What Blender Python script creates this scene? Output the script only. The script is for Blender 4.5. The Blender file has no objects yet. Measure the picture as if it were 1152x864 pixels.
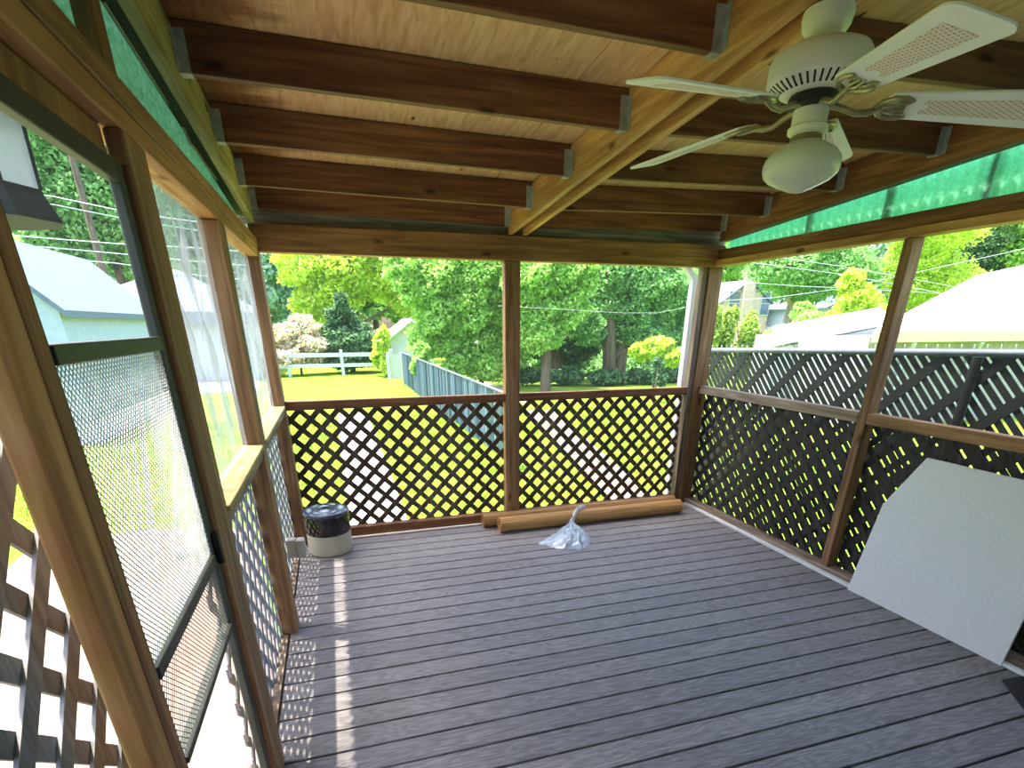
import bpy, math, random
import numpy as np
from mathutils import Vector, Matrix
random.seed(7); RNG = np.random.default_rng(11)
S = bpy.context.scene
COL = S.collection
PI = math.pi

# ------------------------------------------------------------------ camera
EYE = Vector((0, 0, 1.675)); FPX = 598.5; CX, CY = 577.0, 634.1; YAW, PIT = .3033, .4221
FW = Vector((math.sin(YAW)*math.cos(PIT), math.cos(YAW)*math.cos(PIT), -math.sin(PIT)))
RT = Vector((math.cos(YAW), -math.sin(YAW), 0)); UP = RT.cross(FW)
cam = bpy.data.cameras.new('camera'); camo = bpy.data.objects.new('camera', cam); COL.objects.link(camo)
camo.matrix_world = Matrix(((RT.x, UP.x, -FW.x, EYE.x), (RT.y, UP.y, -FW.y, EYE.y), (RT.z, UP.z, -FW.z, EYE.z), (0, 0, 0, 1)))
cam.sensor_fit = 'HORIZONTAL'; cam.sensor_width = 36; cam.lens = FPX/1152*36
cam.shift_x = (576-CX)/1152; cam.shift_y = (CY-432)/1152
cam.clip_start = .02; cam.clip_end = 600
S.camera = camo
def ray(u, v): return FW + RT*((u-CX)/FPX) - UP*((v-CY)/FPX)
def at(u, v, y):                       # world point seen towards (u, v) at depth y
    d = ray(u, v); return EYE + d*(y/d.y)
def atx(u, v, x):
    d = ray(u, v); return EYE + d*(x/d.x)
def atz(u, v, z):
    d = ray(u, v); return EYE + d*((z-EYE.z)/d.z)

# ------------------------------------------------------------------ mesh helpers
class MB:
    def __init__(s): s.v = []; s.f = []
    def add(s, vs, fs):
        b = len(s.v); s.v += [tuple(p) for p in vs]; s.f += [tuple(i+b for i in f) for f in fs]; return s
    def hexa(s, p):                    # 4 bottom, 4 top, both counter-clockwise
        return s.add(p, [(3, 2, 1, 0), (4, 5, 6, 7), (0, 1, 5, 4), (1, 2, 6, 5), (2, 3, 7, 6), (3, 0, 4, 7)])
    def box(s, x0, x1, y0, y1, z0, z1):
        return s.hexa([(x0, y0, z0), (x1, y0, z0), (x1, y1, z0), (x0, y1, z0), (x0, y0, z1), (x1, y0, z1), (x1, y1, z1), (x0, y1, z1)])
    def prism(s, poly, fn, t0, t1):    # poly in plane coords, fn(a, b, t)
        n = len(poly)
        return s.add([fn(a, b, t0) for a, b in poly] + [fn(a, b, t1) for a, b in poly],
                     [tuple(range(n))[::-1], tuple(range(n, 2*n))] + [(i, (i+1) % n, (i+1) % n+n, i+n) for i in range(n)])
    def tube(s, path, r, n=10, cap=True):
        path = [Vector(p) for p in path]; rings = []
        rr = r if isinstance(r, (list, tuple)) else [r]*len(path)
        ref = Vector((0, 0, 1))
        for i, p in enumerate(path):
            t = (path[min(i+1, len(path)-1)]-path[max(i-1, 0)]).normalized()
            a = t.cross(ref)
            if a.length < .05: a = t.cross(Vector((1, 0, 0)))
            a.normalize(); b = t.cross(a)
            rings.append([p + a*(rr[i]*math.cos(2*PI*k/n)) + b*(rr[i]*math.sin(2*PI*k/n)) for k in range(n)])
        vs = [q for R in rings for q in R]; fs = []
        for i in range(len(path)-1):
            for k in range(n): fs.append((i*n+k, i*n+(k+1) % n, (i+1)*n+(k+1) % n, (i+1)*n+k))
        if cap: fs += [tuple(range(n))[::-1], tuple(range((len(path)-1)*n, len(path)*n))]
        return s.add(vs, fs)
    def lathe(s, prof, c, n=40, axis='z'):
        vs = []; fs = []
        for r, h in prof:
            for k in range(n):
                a = 2*PI*k/n
                vs.append((c[0]+r*math.cos(a), c[1]+r*math.sin(a), c[2]+h) if axis == 'z' else (c[0]+h, c[1]+r*math.cos(a), c[2]+r*math.sin(a)))
        for i in range(len(prof)-1):
            for k in range(n): fs.append((i*n+k, i*n+(k+1) % n, (i+1)*n+(k+1) % n, (i+1)*n+k))
        if prof[0][0] > 1e-6: fs.append(tuple(range(n))[::-1])
        if prof[-1][0] > 1e-6: fs.append(tuple(range((len(prof)-1)*n, len(prof)*n)))
        return s.add(vs, fs)
    def build(s, name, mat, parent=None, smooth=False, bevel=0, origin=None, solid=0):
        vs = np.array(s.v, float)
        if origin is None:
            lo, hi = vs.min(0), vs.max(0); origin = Vector(((lo[0]+hi[0])/2, (lo[1]+hi[1])/2, lo[2]))
        origin = Vector(origin)
        me = bpy.data.meshes.new(name)
        me.from_pydata([tuple(p) for p in (vs-np.array(origin))], [], s.f); me.update()
        if smooth:
            me.polygons.foreach_set('use_smooth', [True]*len(me.polygons))
        o = bpy.data.objects.new(name, me); COL.objects.link(o)
        me.materials.append(mat)
        if parent is not None:
            o.parent = parent; o.location = origin - wloc(parent)
        else: o.location = origin
        if solid:
            m = o.modifiers.new('solid', 'SOLIDIFY'); m.thickness = solid
        if bevel:
            m = o.modifiers.new('bevel', 'BEVEL'); m.width = bevel; m.segments = 2; m.limit_method = 'ANGLE'
        if smooth and not solid:
            m = o.modifiers.new('split', 'EDGE_SPLIT'); m.split_angle = math.radians(40)
        return o
def wloc(o):
    p = Vector(o.location)
    while o.parent: o = o.parent; p += o.location
    return p
def tag(o, label=None, cat=None, group=None, kind=None):
    if label: o['label'] = label
    if cat: o['category'] = cat
    if group: o['group'] = group
    if kind: o['kind'] = kind
    return o
def empty(name, loc, label=None, cat=None, group=None, kind=None):
    o = bpy.data.objects.new(name, None); COL.objects.link(o); o.location = loc; o.empty_display_size = .1
    return tag(o, label, cat, group, kind)
def copy_tree(o, parent=None):
    c = o.copy(); COL.objects.link(c); c.parent = parent
    for ch in list(o.children): copy_tree(ch, c)
    return c

# ------------------------------------------------------------------ materials
def new_mat(name):
    m = bpy.data.materials.new(name); m.use_nodes = True
    nt = m.node_tree; nt.nodes.clear()
    return m, nt, nt.nodes.new, nt.links.new
def srgb(r, g, b):
    f = lambda c: (c/255/12.92) if c/255 <= .04045 else ((c/255+.055)/1.055)**2.4
    return (f(r), f(g), f(b), 1)
def ramp(N, stops):
    r = N('ShaderNodeValToRGB'); e = r.color_ramp.elements
    while len(e) > 1: e.remove(e[-1])
    e[0].position, e[0].color = stops[0]
    for p, c in stops[1:]:
        x = e.new(p); x.color = c
    return r
def coords(N, L, scale, rnd=True, kind='Object'):
    tc = N('ShaderNodeTexCoord'); mp = N('ShaderNodeMapping'); mp.inputs['Scale'].default_value = scale
    L(tc.outputs[kind], mp.inputs['Vector'])
    if rnd:
        oi = N('ShaderNodeObjectInfo'); mu = N('ShaderNodeMath'); mu.operation = 'MULTIPLY'; mu.inputs[1].default_value = 37.
        L(oi.outputs['Random'], mu.inputs[0]); cb = N('ShaderNodeCombineXYZ')
        for k in range(3): L(mu.outputs[0], cb.inputs[k])
        L(cb.outputs[0], mp.inputs['Location'])
    return mp.outputs[0], tc
def mixc(N, L, fac, a, b, mode='MIX'):
    m = N('ShaderNodeMix'); m.data_type = 'RGBA'; m.blend_type = mode
    for sock, val in ((m.inputs[0], fac), (m.inputs[6], a), (m.inputs[7], b)):
        if hasattr(val, 'is_output'): L(val, sock)
        else: sock.default_value = val
    return m.outputs[2]
def out(N, L, sh):
    o = N('ShaderNodeOutputMaterial'); L(sh, o.inputs[0]); return o
def plain(name, col, rough=.6, metal=0, noise=.12, scale=8, bump=0, bscale=60, spec=.4):
    m, nt, N, L = new_mat(name)
    p = N('ShaderNodeBsdfPrincipled'); p.inputs['Roughness'].default_value = rough; p.inputs['Metallic'].default_value = metal
    p.inputs['Specular IOR Level'].default_value = spec
    v, _ = coords(N, L, (1, 1, 1))
    n = N('ShaderNodeTexNoise'); n.inputs['Scale'].default_value = scale; n.inputs['Detail'].default_value = 5; L(v, n.inputs['Vector'])
    dark = tuple(c*(1-noise*2) for c in col[:3])+(1,); lite = tuple(min(1, c*(1+noise)) for c in col[:3])+(1,)
    r = ramp(N, [(.3, dark), (.7, lite)]); L(n.outputs['Fac'], r.inputs[0]); L(r.outputs[0], p.inputs['Base Color'])
    if bump:
        n2 = N('ShaderNodeTexNoise'); n2.inputs['Scale'].default_value = bscale; n2.inputs['Detail'].default_value = 3; L(v, n2.inputs['Vector'])
        b = N('ShaderNodeBump'); b.inputs['Strength'].default_value = bump; b.inputs['Distance'].default_value = .01
        L(n2.outputs['Fac'], b.inputs['Height']); L(b.outputs[0], p.inputs['Normal'])
    out(N, L, p.outputs[0]); return m
def wood(name, dark, mid, lite, axis, rough=.65, grain=22, knots=True, weather=None, bump=.25):
    m, nt, N, L = new_mat(name)
    p = N('ShaderNodeBsdfPrincipled'); p.inputs['Roughness'].default_value = rough; p.inputs['Specular IOR Level'].default_value = .3
    sc = [grain]*3; sc[axis] = 1.3
    v, tc = coords(N, L, sc)
    n = N('ShaderNodeTexNoise'); n.inputs['Scale'].default_value = 1.6; n.inputs['Detail'].default_value = 7; n.inputs['Distortion'].default_value = .6; L(v, n.inputs['Vector'])
    r = ramp(N, [(.28, dark), (.5, mid), (.72, lite)]); L(n.outputs['Fac'], r.inputs[0]); c = r.outputs[0]
    s2 = [3.]*3; s2[axis] = .5
    v2, _ = coords(N, L, s2)
    n2 = N('ShaderNodeTexNoise'); n2.inputs['Scale'].default_value = 1.4; n2.inputs['Detail'].default_value = 3; L(v2, n2.inputs['Vector'])
    r2 = ramp(N, [(.35, (.62, .6, .58, 1)), (.65, (1.12, 1.1, 1.06, 1))]); L(n2.outputs['Fac'], r2.inputs[0])
    c = mixc(N, L, 1., c, r2.outputs[0], 'MULTIPLY')
    if knots:
        s3 = [7.]*3; s3[axis] = 2.6
        v3, _ = coords(N, L, s3)
        vo = N('ShaderNodeTexVoronoi'); vo.inputs['Scale'].default_value = .8; L(v3, vo.inputs['Vector'])
        r3 = ramp(N, [(.05, (.22, .16, .12, 1)), (.12, (1, 1, 1, 1))]); L(vo.outputs['Distance'], r3.inputs[0])
        c = mixc(N, L, 1., c, r3.outputs[0], 'MULTIPLY')
    if weather:
        n4 = N('ShaderNodeTexNoise'); n4.inputs['Scale'].default_value = 2.2; n4.inputs['Detail'].default_value = 6; L(v2, n4.inputs['Vector'])
        r4 = ramp(N, [(.42, (0, 0, 0, 1)), (.62, (1, 1, 1, 1))]); L(n4.outputs['Fac'], r4.inputs[0])
        c = mixc(N, L, r4.outputs[0], c, weather)
    L(c, p.inputs['Base Color'])
    b = N('ShaderNodeBump'); b.inputs['Strength'].default_value = bump; b.inputs['Distance'].default_value = .004
    L(n.outputs['Fac'], b.inputs['Height']); L(b.outputs[0], p.inputs['Normal'])
    out(N, L, p.outputs[0]); return m
def sheer(name, col, opacity, gloss=0., rough=.2, trans=.5, wrinkle=False):
    """thin see-through sheet: part open, part scattering"""
    m, nt, N, L = new_mat(name)
    t = N('ShaderNodeBsdfTransparent'); d = N('ShaderNodeBsdfDiffuse'); tr = N('ShaderNodeBsdfTranslucent')
    d.inputs[0].default_value = col; tr.inputs[0].default_value = col
    a = N('ShaderNodeMixShader'); a.inputs[0].default_value = trans; L(d.outputs[0], a.inputs[1]); L(tr.outputs[0], a.inputs[2])
    b = N('ShaderNodeMixShader'); b.inputs[0].default_value = opacity; L(t.outputs[0], b.inputs[1]); L(a.outputs[0], b.inputs[2])
    if wrinkle:
        v, _ = coords(N, L, (9, 9, 1.3)); n = N('ShaderNodeTexNoise'); n.inputs['Scale'].default_value = 1.5; n.inputs['Detail'].default_value = 5; L(v, n.inputs['Vector'])
        mr = N('ShaderNodeMapRange'); mr.inputs[1].default_value = .3; mr.inputs[2].default_value = .75; mr.inputs[3].default_value = opacity*.45; mr.inputs[4].default_value = min(1, opacity*1.7)
        L(n.outputs['Fac'], mr.inputs[0]); L(mr.outputs[0], b.inputs[0])
    s = b.outputs[0]
    if gloss:
        g = N('ShaderNodeBsdfGlossy'); g.inputs['Roughness'].default_value = rough
        c = N('ShaderNodeMixShader'); c.inputs[0].default_value = gloss; L(s, c.inputs[1]); L(g.outputs[0], c.inputs[2]); s = c.outputs[0]
    out(N, L, s); return m
def leaf_mat(name, cols, trans=.45):
    m, nt, N, L = new_mat(name)
    ge = N('ShaderNodeNewGeometry'); r = ramp(N, [(i/(len(cols)-1), c) for i, c in enumerate(cols)]); L(ge.outputs['Random Per Island'], r.inputs[0])
    d = N('ShaderNodeBsdfDiffuse'); t = N('ShaderNodeBsdfTranslucent'); L(r.outputs[0], d.inputs[0]); L(r.outputs[0], t.inputs[0])
    a = N('ShaderNodeMixShader'); a.inputs[0].default_value = trans; L(d.outputs[0], a.inputs[1]); L(t.outputs[0], a.inputs[2])
    out(N, L, a.outputs[0]); return m

M = {}
for ax, nm in enumerate('xyz'):
    M['rafter_'+nm] = wood('rafter_wood_'+nm, srgb(88, 54, 36), srgb(122, 80, 54), srgb(150, 106, 74), ax)
    M['beam_'+nm] = wood('beam_wood_'+nm, srgb(156, 108, 66), srgb(194, 144, 92), srgb(218, 174, 122), ax)
    M['post_'+nm] = wood('post_wood_'+nm, srgb(112, 82, 58), srgb(148, 112, 80), srgb(178, 142, 104), ax)
    M['plate_'+nm] = wood('plate_wood_'+nm, srgb(118, 82, 54), srgb(156, 112, 76), srgb(184, 140, 98), ax)
    M['grey_'+nm] = wood('weathered_wood_'+nm, srgb(96, 84, 74), srgb(132, 116, 102), srgb(168, 152, 136), ax, knots=False)
    M['rim_'+nm] = wood('rim_wood_'+nm, srgb(138, 124, 84), srgb(176, 162, 114), srgb(200, 188, 140), ax)
M['darkened'] = wood('recess_shade_wood', srgb(24, 18, 14), srgb(36, 28, 22), srgb(52, 42, 34), 1)  # near-black wood: paints in the shade of the recess beside the left edge beam
M['lattice'] = wood('lattice_wood', srgb(66, 56, 50), srgb(92, 80, 70), srgb(120, 106, 94), 2, knots=False)
M['lattice_grey'] = wood('lattice_grey', srgb(96, 100, 106), srgb(128, 132, 140), srgb(160, 164, 172), 2, knots=False)
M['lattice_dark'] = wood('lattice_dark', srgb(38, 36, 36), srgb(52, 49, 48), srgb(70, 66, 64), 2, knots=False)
M['white_paint'] = plain('white_paint', srgb(222, 226, 232), .45, noise=.05)
M['steel'] = plain('galvanized_steel', srgb(150, 156, 160), .45, .6, noise=.15, scale=30)
M['hinge_steel'] = plain('hanger_steel', srgb(176, 184, 186), .5, .4, noise=.15, scale=30)
M['dark_frame'] = plain('bronze_frame', srgb(64, 68, 64), .5, .3)
M['black'] = plain('black_plastic', srgb(12, 12, 13), .6, spec=.2)
M['fan_white'] = plain('fan_enamel', srgb(240, 238, 222), .4, noise=.03)
M['fan_blade'] = plain('fan_blade_white', srgb(246, 246, 236), .5, noise=.03)
M['brass'] = plain('antique_brass', srgb(168, 156, 118), .35, .7, noise=.15, scale=40)
M['dark_motor'] = plain('motor_dark', srgb(36, 36, 34), .5)
M['crock_cream'] = plain('crock_cream', srgb(200, 192, 172), .35, noise=.06)
M['crock_black'] = plain('crock_black_glaze', srgb(34, 28, 30), .12, noise=.1, spec=.6)
M['crock_lid'] = plain('lid_blue_black', srgb(60, 72, 92), .18, noise=.1, spec=.7)
M['foam'] = plain('foam_board', srgb(226, 228, 232), .7, noise=.05, scale=140, bump=.25, bscale=220)
M['outlet'] = plain('outlet_grey', srgb(206, 202, 194), .5, noise=.04)
M['rubber'] = plain('rubber_mat', srgb(50, 50, 56), .8, bump=.3, bscale=150)
M['cable'] = plain('cable_grey', srgb(150, 140, 120), .6)
M['twine'] = plain('twine', srgb(196, 176, 136), .8)
M['patio'] = plain('patio_concrete', srgb(122, 102, 94), .85, noise=.08, scale=3, bump=.2)
M['concrete'] = plain('concrete', srgb(176, 158, 150), .85, noise=.07, scale=3, bump=.2)
M['drive'] = plain('driveway', srgb(136, 138, 146), .85, noise=.06, scale=1.5)
M['vinyl'] = plain('white_vinyl', srgb(186, 192, 202), .5, noise=.03)
M['siding'] = plain('pale_siding', srgb(150, 166, 188), .7, noise=.05)
M['roof_pale'] = plain('pale_metal_roof', srgb(226, 230, 234), .4, noise=.04)
M['roof_grey'] = plain('blue_grey_shingle', srgb(86, 104, 126), .8, noise=.1, scale=20)
M['fascia'] = plain('grey_fascia', srgb(126, 136, 152), .6)
M['cream'] = plain('cream_paint', srgb(206, 206, 158), .6, noise=.05)
M['shade_grey'] = plain('grey_wall', srgb(150, 152, 150), .7)  # wall colour greyed to carry the shade under its eave
M['bark'] = wood('bark', srgb(60, 50, 42), srgb(96, 84, 72), srgb(132, 120, 104), 2, knots=False, bump=.8)
M['bark_pale'] = wood('bark_pale', srgb(104, 98, 92), srgb(136, 130, 122), srgb(166, 160, 152), 2, knots=False, bump=.8)
M['fence_pipe'] = plain('blue_grey_pipe', srgb(116, 128, 146), .45, .4)
M['slat_black'] = plain('fence_slat_black', srgb(17, 20, 22), .6, noise=.1, scale=20)
M['slat_blue'] = leaf_mat('fence_slat_blue_grey', [srgb(44, 62, 72), srgb(76, 96, 110), srgb(100, 122, 134)], .1)
M['brick'] = None
M['leaf_lime'] = leaf_mat('leaves_lime', [srgb(150, 186, 46), srgb(190, 218, 84), srgb(226, 238, 140)], .55)
M['leaf_mid'] = leaf_mat('leaves_mid', [srgb(112, 164, 72), srgb(156, 202, 104), srgb(204, 232, 152)], .55)
M['leaf_green'] = leaf_mat('leaves_green', [srgb(92, 146, 80), srgb(130, 184, 110), srgb(180, 216, 152)], .5)
M['leaf_dark'] = leaf_mat('leaves_dark', [srgb(44, 78, 54), srgb(74, 112, 76), srgb(128, 160, 116)], .3)
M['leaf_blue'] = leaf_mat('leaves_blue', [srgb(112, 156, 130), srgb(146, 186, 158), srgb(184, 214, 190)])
M['leaf_arbor'] = leaf_mat('leaves_arbor', [srgb(112, 146, 60), srgb(152, 184, 84), srgb(196, 214, 120)], .35)
M['blossom'] = leaf_mat('blossoms', [srgb(120, 160, 80), srgb(228, 210, 190), srgb(244, 226, 216)], .4)
M['screen'] = sheer('insect_screen', srgb(170, 180, 184), .05, trans=.3)
M['screen_door'] = sheer('door_screen', srgb(150, 158, 160), .08, trans=.3)
M['screen_grey'] = sheer('grey_screen', srgb(150, 160, 178), .36, trans=.2)
M['plastic'] = sheer('plastic_sheet', srgb(150, 158, 172), .5, gloss=.06, rough=.25, trans=.45, wrinkle=True)
M['bag'] = sheer('bag_plastic', srgb(206, 224, 244), .55, gloss=.14, rough=.18, trans=.3, wrinkle=True)

def mk_brick():
    m, nt, N, L = new_mat('tan_brick'); p = N('ShaderNodeBsdfPrincipled'); p.inputs['Roughness'].default_value = .8
    v, _ = coords(N, L, (1, 1, 1), False); b = N('ShaderNodeTexBrick'); b.inputs['Scale'].default_value = 3
    b.inputs['Color1'].default_value = srgb(176, 150, 136); b.inputs['Color2'].default_value = srgb(196, 172, 160); b.inputs['Mortar'].default_value = srgb(206, 198, 190)
    sw = N('ShaderNodeSeparateXYZ'); L(v, sw.inputs[0]); ad = N('ShaderNodeMath'); L(sw.outputs[0], ad.inputs[0]); L(sw.outputs[1], ad.inputs[1])
    cb = N('ShaderNodeCombineXYZ'); L(ad.outputs[0], cb.inputs[0]); L(sw.outputs[2], cb.inputs[1]); L(cb.outputs[0], b.inputs['Vector'])
    L(b.outputs[0], p.inputs['Base Color']); out(N, L, p.outputs[0]); return m
M['brick'] = mk_brick()

def mk_deck():
    m, nt, N, L = new_mat('deck_boards'); p = N('ShaderNodeBsdfPrincipled'); p.inputs['Roughness'].default_value = .55; p.inputs['Specular IOR Level'].default_value = .35
    ge = N('ShaderNodeNewGeometry'); mu = N('ShaderNodeMath'); mu.operation = 'MULTIPLY'; mu.inputs[1].default_value = 50; L(ge.outputs['Random Per Island'], mu.inputs[0])
    cb = N('ShaderNodeCombineXYZ')
    for k in range(3): L(mu.outputs[0], cb.inputs[k])
    tc = N('ShaderNodeTexCoord'); ad = N('ShaderNodeVectorMath'); ad.operation = 'ADD'; L(tc.outputs['Object'], ad.inputs[0]); L(cb.outputs[0], ad.inputs[1])
    mp = N('ShaderNodeMapping'); mp.inputs['Scale'].default_value = (2.2, 11, 1); L(ad.outputs[0], mp.inputs[0])
    # cathedral grain: rings of a stretched noise field
    n = N('ShaderNodeTexNoise'); n.inputs['Scale'].default_value = .8; n.inputs['Detail'].default_value = 2; L(mp.outputs[0], n.inputs['Vector'])
    m2 = N('ShaderNodeMath'); m2.operation = 'MULTIPLY'; m2.inputs[1].default_value = 90; L(n.outputs['Fac'], m2.inputs[0])
    sn = N('ShaderNodeMath'); sn.operation = 'SINE'; L(m2.outputs[0], sn.inputs[0])
    mp2 = N('ShaderNodeMapping'); mp2.inputs['Scale'].default_value = (9, 160, 1); L(ad.outputs[0], mp2.inputs[0])
    n2 = N('ShaderNodeTexNoise'); n2.inputs['Scale'].default_value = 1; n2.inputs['Detail'].default_value = 5; L(mp2.outputs[0], n2.inputs['Vector'])
    m3 = N('ShaderNodeMath'); m3.operation = 'MULTIPLY_ADD'; m3.inputs[1].default_value = .09; L(sn.outputs[0], m3.inputs[0]); L(n2.outputs['Fac'], m3.inputs[2])
    r = ramp(N, [(.25, srgb(106, 103, 106)), (.5, srgb(128, 125, 129)), (.8, srgb(156, 153, 157))]); L(m3.outputs[0], r.inputs[0])
    r2 = ramp(N, [(0, (.86, .86, .87, 1)), (1, (1.08, 1.07, 1.06, 1))]); L(ge.outputs['Random Per Island'], r2.inputs[0])
    c = mixc(N, L, 1., r.outputs[0], r2.outputs[0], 'MULTIPLY'); L(c, p.inputs['Base Color'])
    b = N('ShaderNodeBump'); b.inputs['Strength'].default_value = .35; b.inputs['Distance'].default_value = .003; L(m3.outputs[0], b.inputs['Height']); L(b.outputs[0], p.inputs['Normal'])
    out(N, L, p.outputs[0]); return m
M['deck'] = mk_deck()

def mk_ply():
    m, nt, N, L = new_mat('roof_plywood'); p = N('ShaderNodeBsdfPrincipled'); p.inputs['Roughness'].default_value = .75; p.inputs['Specular IOR Level'].default_value = .2
    tc = N('ShaderNodeTexCoord')
    mp = N('ShaderNodeMapping'); mp.inputs['Scale'].default_value = (26, 3.2, 1); L(tc.outputs['Object'], mp.inputs[0])
    n = N('ShaderNodeTexNoise'); n.inputs['Scale'].default_value = 1.5; n.inputs['Detail'].default_value = 7; n.inputs['Distortion'].default_value = .8; L(mp.outputs[0], n.inputs['Vector'])
    r = ramp(N, [(.28, srgb(204, 160, 106)), (.5, srgb(228, 188, 132)), (.75, srgb(240, 208, 156))]); L(n.outputs['Fac'], r.inputs[0])
    # patches dashes left by knots
    mp2 = N('ShaderNodeMapping'); mp2.inputs['Scale'].default_value = (7, 2.6, 1); L(tc.outputs['Object'], mp2.inputs[0])
    vo = N('ShaderNodeTexVoronoi'); vo.inputs['Scale'].default_value = 1; L(mp2.outputs[0], vo.inputs['Vector'])
    r3 = ramp(N, [(.035, (.16, .1, .07, 1)), (.075, (1, 1, 1, 1))]); L(vo.outputs['Distance'], r3.inputs[0])
    c = mixc(N, L, 1., r.outputs[0], r3.outputs[0], 'MULTIPLY')
    # water stains that have crept in from the left eave
    sx = N('ShaderNodeSeparateXYZ'); L(tc.outputs['Object'], sx.inputs[0])
    mp4 = N('ShaderNodeMapping'); mp4.inputs['Scale'].default_value = (2, 12, 1); L(tc.outputs['Object'], mp4.inputs[0])
    n4 = N('ShaderNodeTexNoise'); n4.inputs['Scale'].default_value = 1.2; n4.inputs['Detail'].default_value = 6; L(mp4.outputs[0], n4.inputs['Vector'])
    ma = N('ShaderNodeMath'); ma.operation = 'MULTIPLY_ADD'; ma.inputs[1].default_value = .55; L(n4.outputs['Fac'], ma.inputs[0]); L(sx.outputs[0], ma.inputs[2])
    r4 = ramp(N, [(.02, (.2, .13, .11, 1)), (.2, (.45, .33, .27, 1)), (.3, (1, 1, 1, 1))])
    mr = N('ShaderNodeMapRange'); mr.inputs[1].default_value = -.25; mr.inputs[2].default_value = 1.3; L(ma.outputs[0], mr.inputs[0]); L(mr.outputs[0], r4.inputs[0])
    c = mixc(N, L, 1., c, r4.outputs[0], 'MULTIPLY')
    L(c, p.inputs['Base Color']); out(N, L, p.outputs[0]); return m
M['ply'] = mk_ply()

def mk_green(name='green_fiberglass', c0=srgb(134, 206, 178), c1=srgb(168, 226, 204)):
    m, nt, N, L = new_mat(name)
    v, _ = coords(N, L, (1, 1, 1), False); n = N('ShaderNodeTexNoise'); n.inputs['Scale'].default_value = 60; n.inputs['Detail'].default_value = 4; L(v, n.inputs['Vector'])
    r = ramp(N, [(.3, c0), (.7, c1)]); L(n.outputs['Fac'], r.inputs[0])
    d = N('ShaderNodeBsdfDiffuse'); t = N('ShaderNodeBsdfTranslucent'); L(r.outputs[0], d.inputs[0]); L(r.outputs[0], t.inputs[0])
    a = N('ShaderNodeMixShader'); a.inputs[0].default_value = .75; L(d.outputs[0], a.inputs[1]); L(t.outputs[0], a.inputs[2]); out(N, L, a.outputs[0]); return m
M['green'] = mk_green(); M['green_dull'] = mk_green('green_fiberglass_dull', srgb(104, 146, 124), srgb(138, 172, 152))  # left panel gets a duller, greyer green than the right one

def mk_lawn():
    m, nt, N, L = new_mat('lawn_grass'); p = N('ShaderNodeBsdfPrincipled'); p.inputs['Roughness'].default_value = .9; p.inputs['Specular IOR Level'].default_value = .1
    v, _ = coords(N, L, (1, 1, 1), False)
    n = N('ShaderNodeTexNoise'); n.inputs['Scale'].default_value = .7; n.inputs['Detail'].default_value = 8; n.inputs['Roughness'].default_value = .7; L(v, n.inputs['Vector'])
    n2 = N('ShaderNodeTexNoise'); n2.inputs['Scale'].default_value = 14; n2.inputs['Detail'].default_value = 6; L(v, n2.inputs['Vector'])
    ad = N('ShaderNodeMath'); ad.operation = 'MULTIPLY_ADD'; ad.inputs[1].default_value = .5; L(n2.outputs['Fac'], ad.inputs[0]); L(n.outputs['Fac'], ad.inputs[2])
    r = ramp(N, [(.5, srgb(66, 100, 24)), (.72, srgb(96, 130, 34)), (.95, srgb(122, 150, 50))]); L(ad.outputs[0], r.inputs[0]); L(r.outputs[0], p.inputs['Base Color'])
    out(N, L, p.outputs[0]); return m
M['lawn'] = mk_lawn()
M['blade'] = leaf_mat('grass_blades', [srgb(64, 96, 24), srgb(94, 128, 34), srgb(126, 154, 52)], .35)

def mk_bamboo():
    m, nt, N, L = new_mat('bamboo_slats'); p = N('ShaderNodeBsdfPrincipled'); p.inputs['Roughness'].default_value = .6
    v, _ = coords(N, L, (1.2, 70, 70)); n = N('ShaderNodeTexNoise'); n.inputs['Scale'].default_value = 1.5; n.inputs['Detail'].default_value = 5; L(v, n.inputs['Vector'])
    r = ramp(N, [(.3, srgb(142, 100, 52)), (.55, srgb(186, 142, 84)), (.75, srgb(214, 176, 118))]); L(n.outputs['Fac'], r.inputs[0])
    v2, _ = coords(N, L, (14, 1, 1)); w = N('ShaderNodeTexWave'); w.inputs['Scale'].default_value = 1.5; w.inputs['Distortion'].default_value = 0; L(v2, w.inputs['Vector'])
    r2 = ramp(N, [(.0, (.7, .66, .6, 1)), (.12, (1, 1, 1, 1))]); L(w.outputs['Fac'], r2.inputs[0])
    c = mixc(N, L, 1., r.outputs[0], r2.outputs[0], 'MULTIPLY'); L(c, p.inputs['Base Color'])
    b = N('ShaderNodeBump'); b.inputs['Strength'].default_value = .6; b.inputs['Distance'].default_value = .005; L(n.outputs['Fac'], b.inputs['Height']); L(b.outputs[0], p.inputs['Normal'])
    out(N, L, p.outputs[0]); return m
M['bamboo'] = mk_bamboo()

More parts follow.
